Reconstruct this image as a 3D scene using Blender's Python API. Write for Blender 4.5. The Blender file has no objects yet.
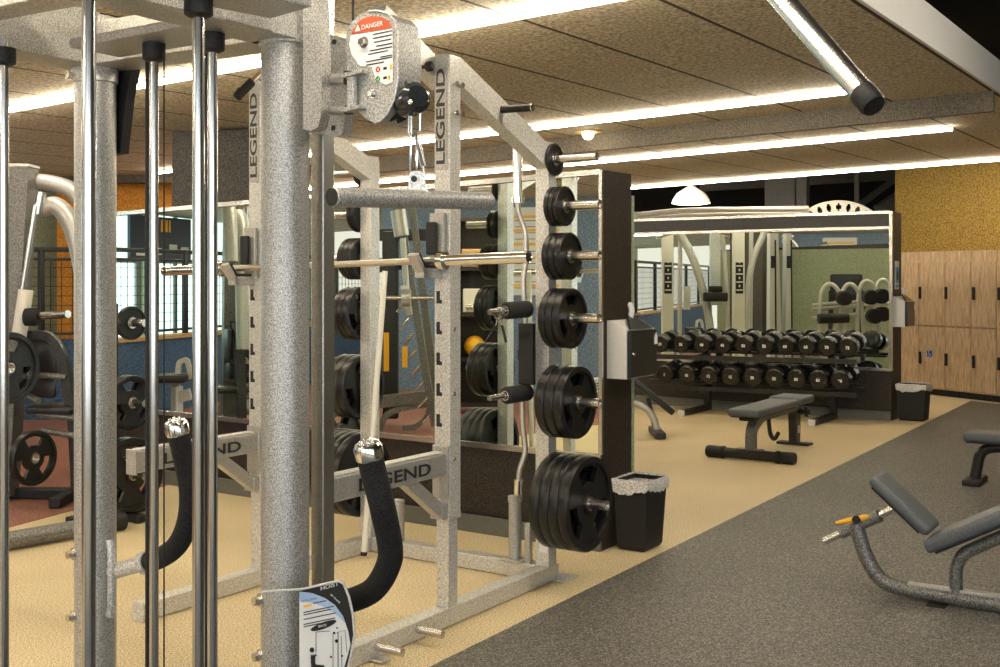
import bpy, bmesh, math, random
from mathutils import Vector, Matrix
random.seed(7)
sc = bpy.context.scene
COL = sc.collection
FPX, CX, HY, EYE = 1112.0, 500.0, 278.0, 1.5
PI = math.pi
# ------------------------------------------------------------------ coordinates
def P(px, py, Y):
    return Vector(((px-CX)/FPX*Y, Y, EYE-(py-HY)/FPX*Y))
def F(px, py):
    return P(px, py, EYE*FPX/(py-HY))
U2 = Vector((.557, .8305, 0)).normalized()      # gym grid, away to the right
V2 = Vector((-U2.y, U2.x, 0))                   # gym grid, away to the left
UP = Vector((0, 0, 1))
ANG = math.atan2(U2.y, U2.x)
def G(o, a, b, z=0):                            # grid point from origin o
    return Vector((o[0], o[1], 0)) + U2*a + V2*b + UP*z
# ------------------------------------------------------------------ materials
def newmat(name):
    m = bpy.data.materials.new(name); m.use_nodes = True
    return m, m.node_tree, m.node_tree.nodes['Principled BSDF']
def mat(name, col, rough=.5, metal=0.0, speck=0.0, scale=400, bump=0.0, bscale=None, spec=None, coat=0, alpha=None, trans=0):
    m, nt, b = newmat(name)
    b.inputs['Base Color'].default_value = (*col, 1)
    b.inputs['Roughness'].default_value = rough
    b.inputs['Metallic'].default_value = metal
    if spec is not None: b.inputs['Specular IOR Level'].default_value = spec
    if coat: b.inputs['Coat Weight'].default_value = coat
    if trans: b.inputs['Transmission Weight'].default_value = trans
    if speck or bump:
        tc = nt.nodes.new('ShaderNodeTexCoord')
        nz = nt.nodes.new('ShaderNodeTexNoise'); nz.inputs['Scale'].default_value = scale; nz.inputs['Detail'].default_value = 2
        nt.links.new(tc.outputs['Object'], nz.inputs['Vector'])
        if speck:
            r = nt.nodes.new('ShaderNodeValToRGB')
            r.color_ramp.elements[0].position = .40; r.color_ramp.elements[1].position = .60
            r.color_ramp.elements[0].color = (*[c*(1-speck) for c in col], 1)
            r.color_ramp.elements[1].color = (*[min(1, c*(1+speck)) for c in col], 1)
            nt.links.new(nz.outputs['Fac'], r.inputs['Fac']); nt.links.new(r.outputs['Color'], b.inputs['Base Color'])
        if bump:
            bp = nt.nodes.new('ShaderNodeBump'); bp.inputs['Strength'].default_value = bump; bp.inputs['Distance'].default_value = .002
            nt.links.new(nz.outputs['Fac'], bp.inputs['Height']); nt.links.new(bp.outputs['Normal'], b.inputs['Normal'])
    return m
def emit(name, col, st):
    m, nt, b = newmat(name)
    b.inputs['Base Color'].default_value = (*col, 1)
    b.inputs['Emission Color'].default_value = (*col, 1); b.inputs['Emission Strength'].default_value = st
    return m
M = {}
M['silver'] = mat('silver_paint', (.47, .46, .43), .42, .5, .40, 330, .25)
M['silver_light'] = mat('pale_silver_paint', (.64, .63, .59), .38, .4, .26, 170, .2)
M['steel_grey'] = mat('grey_paint', (.19, .185, .17), .42, .4, .5, 150, .2)
M['dark_frame'] = mat('charcoal_paint', (.030, .028, .026), .4, .3, .5, 130, .2)
M['chrome'] = mat('chrome', (.82, .82, .80), .12, 1.0)
M['rod'] = mat('chromed_rod', (.50, .50, .49), .16, 1.0)
M['steel'] = mat('brushed_steel', (.66, .64, .60), .26, 1.0, .15, 500)
M['bar_steel'] = mat('knurled_steel', (.62, .57, .50), .33, 1.0, .2, 700, .3)
M['black'] = mat('black_rubber', (.009, .009, .009), .55, 0, .6, 200, .3)
M['foam'] = mat('black_foam', (.011, .011, .011), .8, 0, .8, 250, .6)
M['plate'] = mat('black_cast_rubber', (.010, .010, .0095), .27, 0, .9, 150, .35)
M['cast'] = mat('cast_iron', (.012, .012, .012), .34, .15, .9, 160, .4)
M['vinyl'] = mat('grey_vinyl', (.10, .112, .12), .5, 0, .4, 330, .25)
M['vinyl_black'] = mat('black_vinyl', (.02, .02, .02), .38, 0, .4, 330, .25)
M['brown'] = mat('dark_brown_laminate', (.026, .019, .014), .5, 0, .8, 110, .1)
M['basegrey'] = mat('grey_rubber_base', (.13, .13, .11), .55, 0, .3, 300, .1)
M['mirror'] = mat('mirror_glass', (.80, .87, .80), .0, 1.0)
M['white'] = mat('white_paint', (.75, .75, .72), .5, 0, .08, 200)
M['housing'] = mat('pale_grey_plastic', (.62, .61, .58), .4, 0, .15, 300)
M['smoke'] = mat('smoked_plastic', (.02, .024, .026), .15, 0, .2, 200)
M['orange'] = mat('orange_wall_paint', (.78, .33, .035), .7, 0, .22, 60, .1)
M['mustard'] = mat('mustard_wall_paint', (.34, .22, .045), .75, 0, .35, 50, .15)
M['blue'] = mat('blue_wall_paint', (.05, .105, .20), .65, 0, .45, 60, .15)
M['slate'] = mat('slate_blue_paint', (.17, .24, .34), .65, 0, .3, 60, .15)
M['greenwall'] = mat('sage_wall_paint', (.32, .36, .24), .75, 0, .2, 60, .1)
M['void'] = mat('black_void_paint', (.022, .023, .022), .9, 0, .8, 60)
M['beam'] = mat('brown_beam_paint', (.115, .095, .065), .7, 0, .4, 90, .1)
M['colbrown'] = mat('charcoal_column_paint', (.07, .063, .052), .7, 0, .5, 80, .1)
M['truss'] = mat('grey_steel_truss', (.16, .16, .15), .6, .2, .3, 90)
M['ledge'] = mat('wooden_ledge', (.55, .34, .13), .5, 0, .2, 60)
M['yellow'] = mat('yellow_plastic', (.95, .48, .02), .4)
M['cream'] = mat('cream_paint', (.85, .82, .72), .45)
M['ink'] = mat('black_ink', (.01, .01, .01), .5)
M['redprint'] = mat('orange_red_print', (.55, .10, .03), .5)
M['red'] = mat('red_print', (.65, .03, .02), .5)
M['green'] = mat('green_print', (.03, .30, .06), .5)
M['paper'] = mat('printed_label', (.80, .80, .78), .45)
M['sky'] = mat('blue_print', (.16, .42, .72), .5)
M['navy'] = mat('navy_print', (.015, .06, .45), .5)
M['bag'] = mat('clear_bin_liner', (.62, .60, .56), .25, 0, .3, 120, .6)
M['board'] = mat('dark_display', (.02, .03, .05), .3)
M['letters'] = mat('charcoal_lettering', (.035, .035, .03), .4, .2)
M['strip'] = emit('warm_led_strip', (1, .88, .70), 19)
M['lampglow'] = emit('warm_lamp', (1, .88, .68), 12)
M['daylight'] = None
# floors: rubber crumb with coloured flecks
def rubber(name, base, fleck, dark, s=135):
    m, nt, b = newmat(name)
    tc = nt.nodes.new('ShaderNodeTexCoord')
    n1 = nt.nodes.new('ShaderNodeTexNoise'); n1.inputs['Scale'].default_value = s; n1.inputs['Detail'].default_value = 5; n1.inputs['Roughness'].default_value = .8
    n2 = nt.nodes.new('ShaderNodeTexNoise'); n2.inputs['Scale'].default_value = 1.1; n2.inputs['Detail'].default_value = 3
    nt.links.new(tc.outputs['Object'], n1.inputs['Vector']); nt.links.new(tc.outputs['Object'], n2.inputs['Vector'])
    r = nt.nodes.new('ShaderNodeValToRGB')
    e = r.color_ramp.elements
    e[0].position = .40; e[0].color = (*dark, 1)
    e[1].position = .60; e[1].color = (*fleck, 1)
    k = e.new(.5); k.color = (*base, 1)
    nt.links.new(n1.outputs['Fac'], r.inputs['Fac'])
    mx = nt.nodes.new('ShaderNodeMix'); mx.data_type = 'RGBA'; mx.blend_type = 'MULTIPLY'; mx.inputs['Factor'].default_value = 1
    r2 = nt.nodes.new('ShaderNodeValToRGB')
    r2.color_ramp.elements[0].position = .3; r2.color_ramp.elements[0].color = (.86, .86, .84, 1)
    r2.color_ramp.elements[1].position = .65; r2.color_ramp.elements[1].color = (1, 1, 1, 1)
    nt.links.new(n2.outputs['Fac'], r2.inputs['Fac'])
    nt.links.new(r.outputs['Color'], mx.inputs[6]); nt.links.new(r2.outputs['Color'], mx.inputs[7])
    nt.links.new(mx.outputs[2], b.inputs['Base Color'])
    b.inputs['Roughness'].default_value = .55
    bp = nt.nodes.new('ShaderNodeBump'); bp.inputs['Strength'].default_value = .35; bp.inputs['Distance'].default_value = .002
    nt.links.new(n1.outputs['Fac'], bp.inputs['Height']); nt.links.new(bp.outputs['Normal'], b.inputs['Normal'])
    return m
M['floor'] = rubber('beige_rubber_floor', (.76, .59, .31), (1.0, .95, .74), (.27, .165, .05))
M['floor_grey'] = rubber('grey_rubber_floor', (.085, .081, .070), (.38, .36, .31), (.008, .008, .007))
M['floor_red'] = rubber('red_rubber_floor', (.30, .115, .075), (.52, .27, .20), (.10, .04, .03))
# wood lockers
def woodmat():
    m, nt, b = newmat('oak_laminate')
    tc = nt.nodes.new('ShaderNodeTexCoord'); mp = nt.nodes.new('ShaderNodeMapping'); mp.inputs['Scale'].default_value = (16, 16, 2.2)
    n = nt.nodes.new('ShaderNodeTexNoise'); n.inputs['Scale'].default_value = 2.2; n.inputs['Detail'].default_value = 8; n.inputs['Roughness'].default_value = .75
    nt.links.new(tc.outputs['Object'], mp.inputs['Vector']); nt.links.new(mp.outputs['Vector'], n.inputs['Vector'])
    r = nt.nodes.new('ShaderNodeValToRGB'); r.color_ramp.elements[0].position = .32; r.color_ramp.elements[1].position = .68
    r.color_ramp.elements[0].color = (.34, .22, .115, 1); r.color_ramp.elements[1].color = (.74, .56, .36, 1)
    nt.links.new(n.outputs['Fac'], r.inputs['Fac']); nt.links.new(r.outputs['Color'], b.inputs['Base Color'])
    b.inputs['Roughness'].default_value = .5
    return m
M['wood'] = woodmat()
def ceilmat():
    m, nt, b = newmat('ceiling_panel')
    tc = nt.nodes.new('ShaderNodeTexCoord')
    n = nt.nodes.new('ShaderNodeTexNoise'); n.inputs['Scale'].default_value = 48; n.inputs['Detail'].default_value = 6; n.inputs['Roughness'].default_value = .7
    nt.links.new(tc.outputs['Object'], n.inputs['Vector'])
    r = nt.nodes.new('ShaderNodeValToRGB'); r.color_ramp.elements[0].position = .41; r.color_ramp.elements[1].position = .59
    r.color_ramp.elements[0].color = (.30, .26, .165, 1); r.color_ramp.elements[1].color = (.80, .68, .50, 1)
    nt.links.new(n.outputs['Fac'], r.inputs['Fac']); nt.links.new(r.outputs['Color'], b.inputs['Base Color'])
    b.inputs['Roughness'].default_value = .8
    return m
M['ceil'] = ceilmat()
# ------------------------------------------------------------------ mesh builder (world coordinates)
def frame_from(z, x=None):
    z = Vector(z).normalized()
    if x is None: x = Vector((0, 0, 1)) if abs(z.z) < .95 else Vector((1, 0, 0))
    x = Vector(x); x = (x - z*x.dot(z)).normalized(); y = z.cross(x)
    return x, y, z
class MB:
    def __init__(s): s.v = []; s.f = []
    def add(s, vs, fs):
        k = len(s.v); s.v += [Vector(p) for p in vs]; s.f += [tuple(i+k for i in f) for f in fs]; return s
    def bm(s, bmh):
        bmh.verts.ensure_lookup_table(); bmh.verts.index_update()
        s.add([v.co.copy() for v in bmh.verts], [[v.index for v in f.verts] for f in bmh.faces]); bmh.free(); return s
    def box(s, c, sx, sy, sz, X=None, Y=None, Z=None, bev=0.0, seg=2):
        """box centred at c with sizes along axes X, Y, Z"""
        X = Vector(X) if X is not None else Vector((1, 0, 0)); Z = Vector(Z) if Z is not None else UP
        X = X.normalized(); Z = (Vector(Z) - X*Vector(Z).dot(X)).normalized(); Y = Z.cross(X)
        b = bmesh.new(); bmesh.ops.create_cube(b, size=1)
        for v in b.verts: v.co = Vector((v.co.x*sx, v.co.y*sy, v.co.z*sz))
        if bev: bmesh.ops.bevel(b, geom=b.edges[:], offset=min(bev, .45*min(sx, sy, sz)), segments=seg, profile=.5, affect='EDGES')
        c = Vector(c)
        for v in b.verts: v.co = c + X*v.co.x + Y*v.co.y + Z*v.co.z
        return s.bm(b)
    def bar(s, p0, p1, w, h, up=UP, bev=.004):
        """rectangular bar from p0 to p1, w wide, h along `up`"""
        p0 = Vector(p0); p1 = Vector(p1); d = p1-p0
        if abs(d.normalized().dot(Vector(up))) > .98: up = U2
        return s.box((p0+p1)/2, d.length, w, h, X=d, Z=up, bev=bev)
    def tube(s, pts, r, n=12, cap=True, r2=None):
        """round tube along points; r may be a list"""
        pts = [Vector(p) for p in pts]; m = len(pts)
        rs = r if isinstance(r, (list, tuple)) else [r]*m
        rings = []; px = None
        for i, p in enumerate(pts):
            if i == 0: t = pts[1]-pts[0]
            elif i == m-1: t = pts[-1]-pts[-2]
            else: t = (pts[i]-pts[i-1]).normalized() + (pts[i+1]-pts[i]).normalized()
            t.normalize()
            x, y, z = frame_from(t, px if px is not None and abs(px.dot(t)) < .98 else None); px = x
            rings.append([p + (x*math.cos(2*PI*k/n) + y*math.sin(2*PI*k/n))*rs[i] for k in range(n)])
        vs = [q for rg in rings for q in rg]; fs = []
        for i in range(m-1):
            for k in range(n):
                a, b = i*n+k, i*n+(k+1) % n
                fs.append((a, b, b+n, a+n))
        if cap: fs += [tuple(reversed(range(n))), tuple(range((m-1)*n, m*n))]
        return s.add(vs, fs)
    def recttube(s, pts, w, h, up=UP):
        """swept rectangular section along points (bent box tube); w sideways, h in the bending plane"""
        pts = [Vector(p) for p in pts]; m = len(pts); side = None; rings = []
        for i, p in enumerate(pts):
            if i == 0: t = pts[1]-pts[0]; k = 1
            elif i == m-1: t = pts[-1]-pts[-2]; k = 1
            else:
                a = (pts[i]-pts[i-1]).normalized(); b = (pts[i+1]-pts[i]).normalized(); t = a+b; k = 1/max(.3, t.length/2)
            t.normalize()
            if side is None:
                q = Vector(up).cross(t)
                if q.length < .05:
                    q = Vector(up).cross((pts[-1]-pts[0]))
                side = q.normalized()
            sd = (side - t*side.dot(t)).normalized(); nn = t.cross(sd)
            rings.append([p+sd*w/2+nn*h/2*k, p-sd*w/2+nn*h/2*k, p-sd*w/2-nn*h/2*k, p+sd*w/2-nn*h/2*k])
        vs = [q for rg in rings for q in rg]; fs = []
        for i in range(m-1):
            for k in range(4):
                a, b = i*4+k, i*4+(k+1) % 4
                fs.append((a, b, b+4, a+4))
        fs += [(3, 2, 1, 0), tuple(range((m-1)*4, m*4))]
        return s.add(vs, fs)
    def lathe(s, c, ax, prof, n=32):
        """revolve [(radius, offset along axis)] closed if first/last radius 0 else capped as ring"""
        x, y, z = frame_from(ax); c = Vector(c); vs = []; m = len(prof)
        for r, h in prof:
            for k in range(n):
                a = 2*PI*k/n; vs.append(c + z*h + (x*math.cos(a)+y*math.sin(a))*max(r, 1e-5))
        fs = []
        for i in range(m-1):
            for k in range(n):
                a, b = i*n+k, i*n+(k+1) % n
                fs.append((a, b, b+n, a+n))
        return s.add(vs, fs)
    def prism(s, pts, off):
        """polygon (list of points in order) extruded by vector off"""
        n = len(pts); off = Vector(off); pts = [Vector(p) for p in pts]
        fs = [tuple(reversed(range(n))), tuple(range(n, 2*n))]
        for k in range(n): fs.append((k, (k+1) % n, (k+1) % n+n, k+n))
        return s.add(pts+[p+off for p in pts], fs)
    def ball(s, c, r, sx=1, sy=1, sz=1, seg=16):
        b = bmesh.new(); bmesh.ops.create_uvsphere(b, u_segments=seg, v_segments=seg//2, radius=r)
        for v in b.verts: v.co = Vector(c) + Vector((v.co.x*sx, v.co.y*sy, v.co.z*sz))
        return s.bm(b)
    def build(s, name, m, parent=None, smooth=35):
        me = bpy.data.meshes.new(name)
        inv = WORLD[parent.name].inverted() if parent is not None else Matrix.Identity(4)
        me.from_pydata([inv @ v for v in s.v], [], s.f)
        b = bmesh.new(); b.from_mesh(me); bmesh.ops.recalc_face_normals(b, faces=b.faces); b.to_mesh(me); b.free()
        me.materials.append(M[m] if isinstance(m, str) else m)
        if smooth:
            me.polygons.foreach_set('use_smooth', [True]*len(me.polygons)); me.set_sharp_from_angle(angle=math.radians(smooth))
        o = bpy.data.objects.new(name, me); COL.objects.link(o)
        if parent is not None: o.parent = parent
        WORLD[o.name] = WORLD[parent.name] if parent is not None else Matrix.Identity(4)
        return o
WORLD = {}
def thing(name, label, cat, loc=(0, 0, 0), group=None):
    o = bpy.data.objects.new(name, None); COL.objects.link(o); o.location = Vector(loc); o.empty_display_size = .1
    o['label'] = label; o['category'] = cat
    if group: o['group'] = group
    WORLD[o.name] = Matrix.Translation(Vector(loc)); return o
def tag(o, label, cat, group=None):
    o['label'] = label; o['category'] = cat
    if group: o['group'] = group
    return o
def rebase(o, loc):
    """give a world-coordinate mesh thing an origin at loc"""
    loc = Vector(loc); o.data.transform(Matrix.Translation(-loc)); o.location = loc
    WORLD[o.name] = Matrix.Translation(loc); return o
def struct(o): o['kind'] = 'structure'; return o
def dup(root, loc=None, rotz=None, label=None, group=None):
    r = root.copy(); COL.objects.link(r)
    if loc is not None: r.location = loc
    if rotz is not None: r.rotation_euler = (0, 0, rotz)
    if label: r['label'] = label
    if group: r['group'] = group
    for ch in list(root.children):
        c = ch.copy(); COL.objects.link(c); c.parent = r
        for g in list(ch.children):
            d = g.copy(); COL.objects.link(d); d.parent = c
    return r
def arc(c, p, q, r0, r1, n=8, a0=0, a1=PI/2):
    return [Vector(c)+Vector(p)*math.cos(a0+(a1-a0)*i/n)*r0+Vector(q)*math.sin(a0+(a1-a0)*i/n)*r1 for i in range(n+1)]
def smoothpath(pts, n=6):
    """Catmull-Rom through the points"""
    pts = [Vector(p) for p in pts]; out = []
    q = [2*pts[0]-pts[1]] + pts + [2*pts[-1]-pts[-2]]
    for i in range(1, len(q)-2):
        for k in range(n):
            t = k/n; a, b, c, d = q[i-1], q[i], q[i+1], q[i+2]
            out.append(.5*((2*b)+(c-a)*t+(2*a-5*b+4*c-d)*t*t+(3*b-a-3*c+d)*t**3))
    out.append(pts[-1]); return out
def bend(pts, r=.06, n=5):
    """polyline with rounded corners"""
    pts = [Vector(p) for p in pts]; out = [pts[0]]
    for i in range(1, len(pts)-1):
        a, b, c = pts[i-1], pts[i], pts[i+1]
        k = min(r, (a-b).length*.45, (c-b).length*.45)
        p = b+(a-b).normalized()*k; q = b+(c-b).normalized()*k
        for j in range(n+1):
            t = j/n; out.append(p*(1-t)**2+b*2*t*(1-t)+q*t*t)
    out.append(pts[-1]); return out
def text(s, o, xd, yd, size, m, parent, name='lettering', wide=1.0, bold=.0, depth=.001, align='LEFT'):
    """flat lettering at o, reading along xd with its top towards yd"""
    cu = bpy.data.curves.new('tmp', 'FONT'); cu.body = s; cu.size = 1; cu.extrude = 0; cu.offset = bold; cu.align_x = align
    to = bpy.data.objects.new('tmp', cu); COL.objects.link(to)
    dg = bpy.context.evaluated_depsgraph_get(); me = bpy.data.meshes.new_from_object(to.evaluated_get(dg))
    bpy.data.objects.remove(to); bpy.data.curves.remove(cu)
    xd = Vector(xd).normalized(); yd = Vector(yd).normalized(); zd = xd.cross(yd)
    b = MB()
    b.add([Vector(o)+xd*v.co.x*size*wide+yd*v.co.y*size+zd*depth for v in me.vertices], [list(p.vertices) for p in me.polygons])
    bpy.data.meshes.remove(me)
    return b.build(name, m, parent, smooth=0)
def bolt(b, c, ax, r=.012, h=.01):
    x, y, z = frame_from(ax); c = Vector(c)
    b.lathe(c, z, [(0, 0), (r*1.5, 0), (r*1.5, h*.25), (0, h*.25)], 14)
    pts = [c + z*h*.25+(x*math.cos(k*PI/3)+y*math.sin(k*PI/3))*r for k in range(6)]
    b.prism(pts, z*h)
# ================================================================== ROOM
def ceil_z(x): return 2.75 + .0287*x
ES = 1.25
def C_(px, py):                                  # picture point on the ceiling
    Y = ES*FPX/(HY-py-.0287*(px-CX)); return Vector(((px-CX)/FPX*Y, Y, 0))
def onray(px, o, d):                             # point of the horizontal line o+t*d seen in column px
    k = (px-CX)/FPX; t = (k*o.y-o.x)/(d.x-k*d.y); return Vector((o.x+d.x*t, o.y+d.y*t, 0))
A0 = Vector((.093, 6.41, 0))                     # a point of the mirror partition behind the rack
B0 = Vector((4.10, 11.66, 0))                    # right end of the dumbbell mirror wall
def reflA(p): p = Vector(p); return p-U2*2*((p-A0).dot(U2))
def reflB(p): p = Vector(p); return p-U2*2*((p-B0).dot(U2))
LD = Vector((-.457, .8895, 0)).normalized()      # locker wall direction, away to the left
LN = Vector((-LD.y, LD.x, 0))                    # locker front normal (towards the gym)
def slab(name, m, pts, z0, z1, parent=None):
    b = MB(); b.prism([Vector((p[0], p[1], z0)) for p in pts], (0, 0, z1-z0)); return b.build(name, m, parent, smooth=0)
def wallbox(name, m, p, q, th, z0, z1, parent=None, side=1):
    p = Vector((p[0], p[1], 0)); q = Vector((q[0], q[1], 0)); d = (q-p).normalized(); n = Vector((-d.y, d.x, 0))*side*th
    return slab(name, m, [p, q, q+n, p+n], z0, z1, parent)
# floors ------------------------------------------------------------
fl = struct(slab('floor', 'floor', [(-14, -5), (16, -5), (16, 26), (-14, 26)], -.1, 0))
ga = F(435, 665); gb = F(971, 401); gd = (ga-gb).normalized()
gnear = gb + gd*18
far_r = onray(1400, F(1000, 404.5), (F(1000, 404.5)-gb))
struct(slab('floor_grey', 'floor_grey', [gnear, gb, gb+(F(1000, 404.5)-gb).normalized()*9, gnear+Vector((14, 0, 0))], 0, .004))
ra = F(15, 526); rb = F(75, 510); rd = (rb-ra).normalized()
struct(slab('floor_red', 'floor_red', [ra-rd*8, ra+rd*9, ra+rd*9+Vector((-9, 2, 0)), ra-rd*8+Vector((-9, 2, 0))], 0, .004))
# ceiling ------------------------------------------------------------
e0 = C_(920, 42); dpt = C_(1000, 157.4)
def meet(o, d, p, e):                            # 2-D line intersection
    det = d.x*(-e.y)+e.x*d.y; r = p-o; t = (r.x*(-e.y)+e.x*r.y)/det; return o+d*t
far = meet(e0, U2, dpt+U2*.28, V2)
near = e0-U2*11
poly = [near, far, far+V2*20, near+V2*20]
cb = MB(); cb.add([Vector((p.x, p.y, ceil_z(p.x))) for p in poly]+[Vector((p.x, p.y, ceil_z(p.x)+.20)) for p in poly],
       [(0, 1, 2, 3), (7, 6, 5, 4), (0, 4, 5, 1), (1, 5, 6, 2), (2, 6, 7, 3), (3, 7, 4, 0)])
cl = struct(cb.build('ceiling', 'ceil', smooth=0))
# panel joints drawn in the ceiling material
nt = M['ceil'].node_tree; L = nt.links; bs = nt.nodes['Principled BSDF']; base_link = bs.inputs['Base Color'].links[0].from_socket
tc = nt.nodes.new('ShaderNodeTexCoord')
def joint(vec, b0, sp, w):
    dt = nt.nodes.new('ShaderNodeVectorMath'); dt.operation = 'DOT_PRODUCT'; dt.inputs[1].default_value = (vec.x, vec.y, 0)
    L.new(tc.outputs['Object'], dt.inputs[0])
    a = nt.nodes.new('ShaderNodeMath'); a.operation = 'SUBTRACT'; a.inputs[1].default_value = b0-w/2+50*sp*-1
    L.new(dt.outputs['Value'], a.inputs[0])
    mo = nt.nodes.new('ShaderNodeMath'); mo.operation = 'MODULO'; mo.inputs[1].default_value = sp; L.new(a.outputs[0], mo.inputs[0])
    c = nt.nodes.new('ShaderNodeMath'); c.operation = 'LESS_THAN'; c.inputs[1].default_value = w; L.new(mo.outputs[0], c.inputs[0]); return c.outputs[0]
s1 = C_(600, 89.4).dot(V2)
j1 = joint(V2, s1, .695, .024); j2 = joint(U2, C_(450, 56).dot(U2), 1.39, .007)
mx = nt.nodes.new('ShaderNodeMath'); mx.operation = 'MAXIMUM'; L.new(j1, mx.inputs[0])
hl = nt.nodes.new('ShaderNodeMath'); hl.operation = 'MULTIPLY'; hl.inputs[1].default_value = .35; L.new(j2, hl.inputs[0]); L.new(hl.outputs[0], mx.inputs[1])
mm = nt.nodes.new('ShaderNodeMix'); mm.data_type = 'RGBA'; mm.inputs[7].default_value = (.05, .035, .02, 1)
L.new(mx.outputs[0], mm.inputs['Factor']); L.new(base_link, mm.inputs[6]); L.new(mm.outputs[2], bs.inputs['Base Color'])
# pale edge fascia of the dropped ceiling and the dark deck above it
f = MB(); p0, p1 = near, far
f.bar(Vector((p0.x, p0.y, ceil_z(p0.x)+.115))-V2*.012, Vector((p1.x, p1.y, ceil_z(p1.x)+.115))-V2*.012, .02, .235, bev=0)
struct(f.build('trim_1', 'white', smooth=0))
struct(slab('ceiling_upper', 'void', [(-14, -5), (16, -5), (16, 26), (-14, 26)], 4.6, 4.7))
# beam between the second and third light strip
bt = MB(); q0 = C_(1000, 90); qe = meet(e0, U2, q0, V2)
qa = Vector((qe.x, qe.y, ceil_z(qe.x)-.075)); qf = qe+V2*15; qb = Vector((qf.x, qf.y, ceil_z(qf.x)-.075))
bt.bar(qa, qb, .05, .15, bev=0); struct(bt.build('trim_2', 'beam', smooth=0))
# enclosing walls
struct(wallbox('wall_back', 'void', (-14, 25.5), (16, 25.5), .2, 0, 4.6))
struct(wallbox('wall_right', 'cream', (15.5, -5), (15.5, 25.5), .2, 0, 4.6))
struct(wallbox('wall_front', 'cream', (-14, -4.3), (16, -4.3), .2, 0, 4.6, side=-1))
M['glow'] = emit('pale_daylight_glass', (.50, .72, .70), .95)
M['fill_glow'] = emit('added_fill_glow', (.86, .93, 1.0), 1.7)  # glow added for the unseen panes behind the camera, as fill light
for k, x in enumerate((-6.5, -3.6, -.7, 2.2, 5.1)):  # added windows out of view, put in to brighten the foreground posts and chrome
    b = MB(); b.box((x, -4.27, 1.75), 1.9, .03, 2.3); g = struct(b.build('window_%d' % (k+11), 'fill_glow', smooth=0))
    b = MB()
    for z in (.6, 1.75, 2.9): b.box((x, -4.24, z), 2.0, .05, .07)
    for q in (-.97, 0, .97): b.box((x+q, -4.24, 1.75), .06, .06, 2.3)
    struct(b.build('window_frame', 'steel_grey', g, smooth=0))
# light strips -------------------------------------------------------
def strip(pa, pb, label, w=.040):
    a, b = pa, pb
    a3 = Vector((a.x, a.y, ceil_z(a.x))); b3 = Vector((b.x, b.y, ceil_z(b.x)))
    t = thing('light_strip', label, 'light', a3, group='linear ceiling lights')
    dz = Vector((0, 0, -.010)); x = MB(); x.bar(a3+dz, b3+dz, w*.7, .018, bev=0); x.build('housing', 'white', t, smooth=0)
    y = MB(); y.bar(a3+dz*3.0, b3+dz*3.0, w*.8, .020, bev=0); y.build('diffuser', 'strip', t, smooth=0)
aA = C_(416, 29); strip(aA-V2*4.6, aA+V2*6.2, 'long linear ceiling light nearest above the power rack, passing behind the round warning plate', .050)
strip(C_(848, 88), C_(157, 170), 'linear ceiling light ending just in front of the dark ceiling beam')
strip(C_(952, 126), C_(952, 126)+V2*14, 'linear ceiling light just beyond the dark ceiling beam')
strip(dpt-V2*1.2, dpt+V2*14, 'farthest linear ceiling light, along the far edge of the panelled ceiling')
for k, a in enumerate((1.2, -2.2)):
    o = aA+U2*(a-aA.dot(U2)); 
    strip(o-V2*(3.5 if k == 0 else 1), o+V2*(9 if k == 0 else 2.5), ('linear ceiling light overhead between the camera and the cable machine', 'linear ceiling light behind the camera')[k], .075)
hp = Vector((3.5, 4.6, 3.7)); hd = U2
t = thing('high_bay_strip', 'linear lamp hung under the dark upper deck to the right of the panelled ceiling', 'light', hp)
x = MB(); x.bar(hp-hd*1.4, hp+hd*1.4, .14, .05); x.build('housing', 'white', t, smooth=0)
y = MB(); y.bar(hp-hd*1.35-UP*.04, hp+hd*1.35-UP*.04, .12, .03, bev=0); y.build('diffuser', 'strip', t, smooth=0)
for s in (-1, 1): x = MB(); x.tube([hp+hd*s, hp+hd*s+UP*.9], .005, 6); x.build('hanging_wire', 'steel', t)
# recessed sensor and a pendant
sp = C_(588, 131); sp.z = ceil_z(sp.x)
t = thing('ceiling_downlight', 'small round downlight with a brown rim between two linear ceiling lights', 'light', sp)
b = MB(); b.lathe(sp, (0, 0, -1), [(.0, 0), (.115, 0), (.11, .012), (.05, .016), (.05, .014)], 28); b.build('rim', 'ledge', t)
b = MB(); b.ball(sp+Vector((0, 0, -.03)), .05, 1, 1, .9); b.build('lens', 'lampglow', t)
pp = P(691, 202, 15.6)
t = thing('pendant_lamp', 'white dome pendant lamp glowing above the mirrored wall of dumbbells', 'lamp', pp)
b = MB(); b.lathe(pp, UP, [(.27, -.02), (.26, .03), (.20, .12), (.08, .20), (.03, .24), (0, .25)], 28); b.build('lamp_shade', 'housing', t)
b = MB(); b.lathe(pp, UP, [(0, -.03), (.2, -.03), (.255, -.015), (.2, .01), (0, .01)], 28); b.build('diffuser', 'lampglow', t)
b = MB(); b.tube([pp+UP*.24, Vector((pp.x, pp.y, 4.6))], .012, 8); b.build('stem', 'dark_frame', t)
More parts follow.
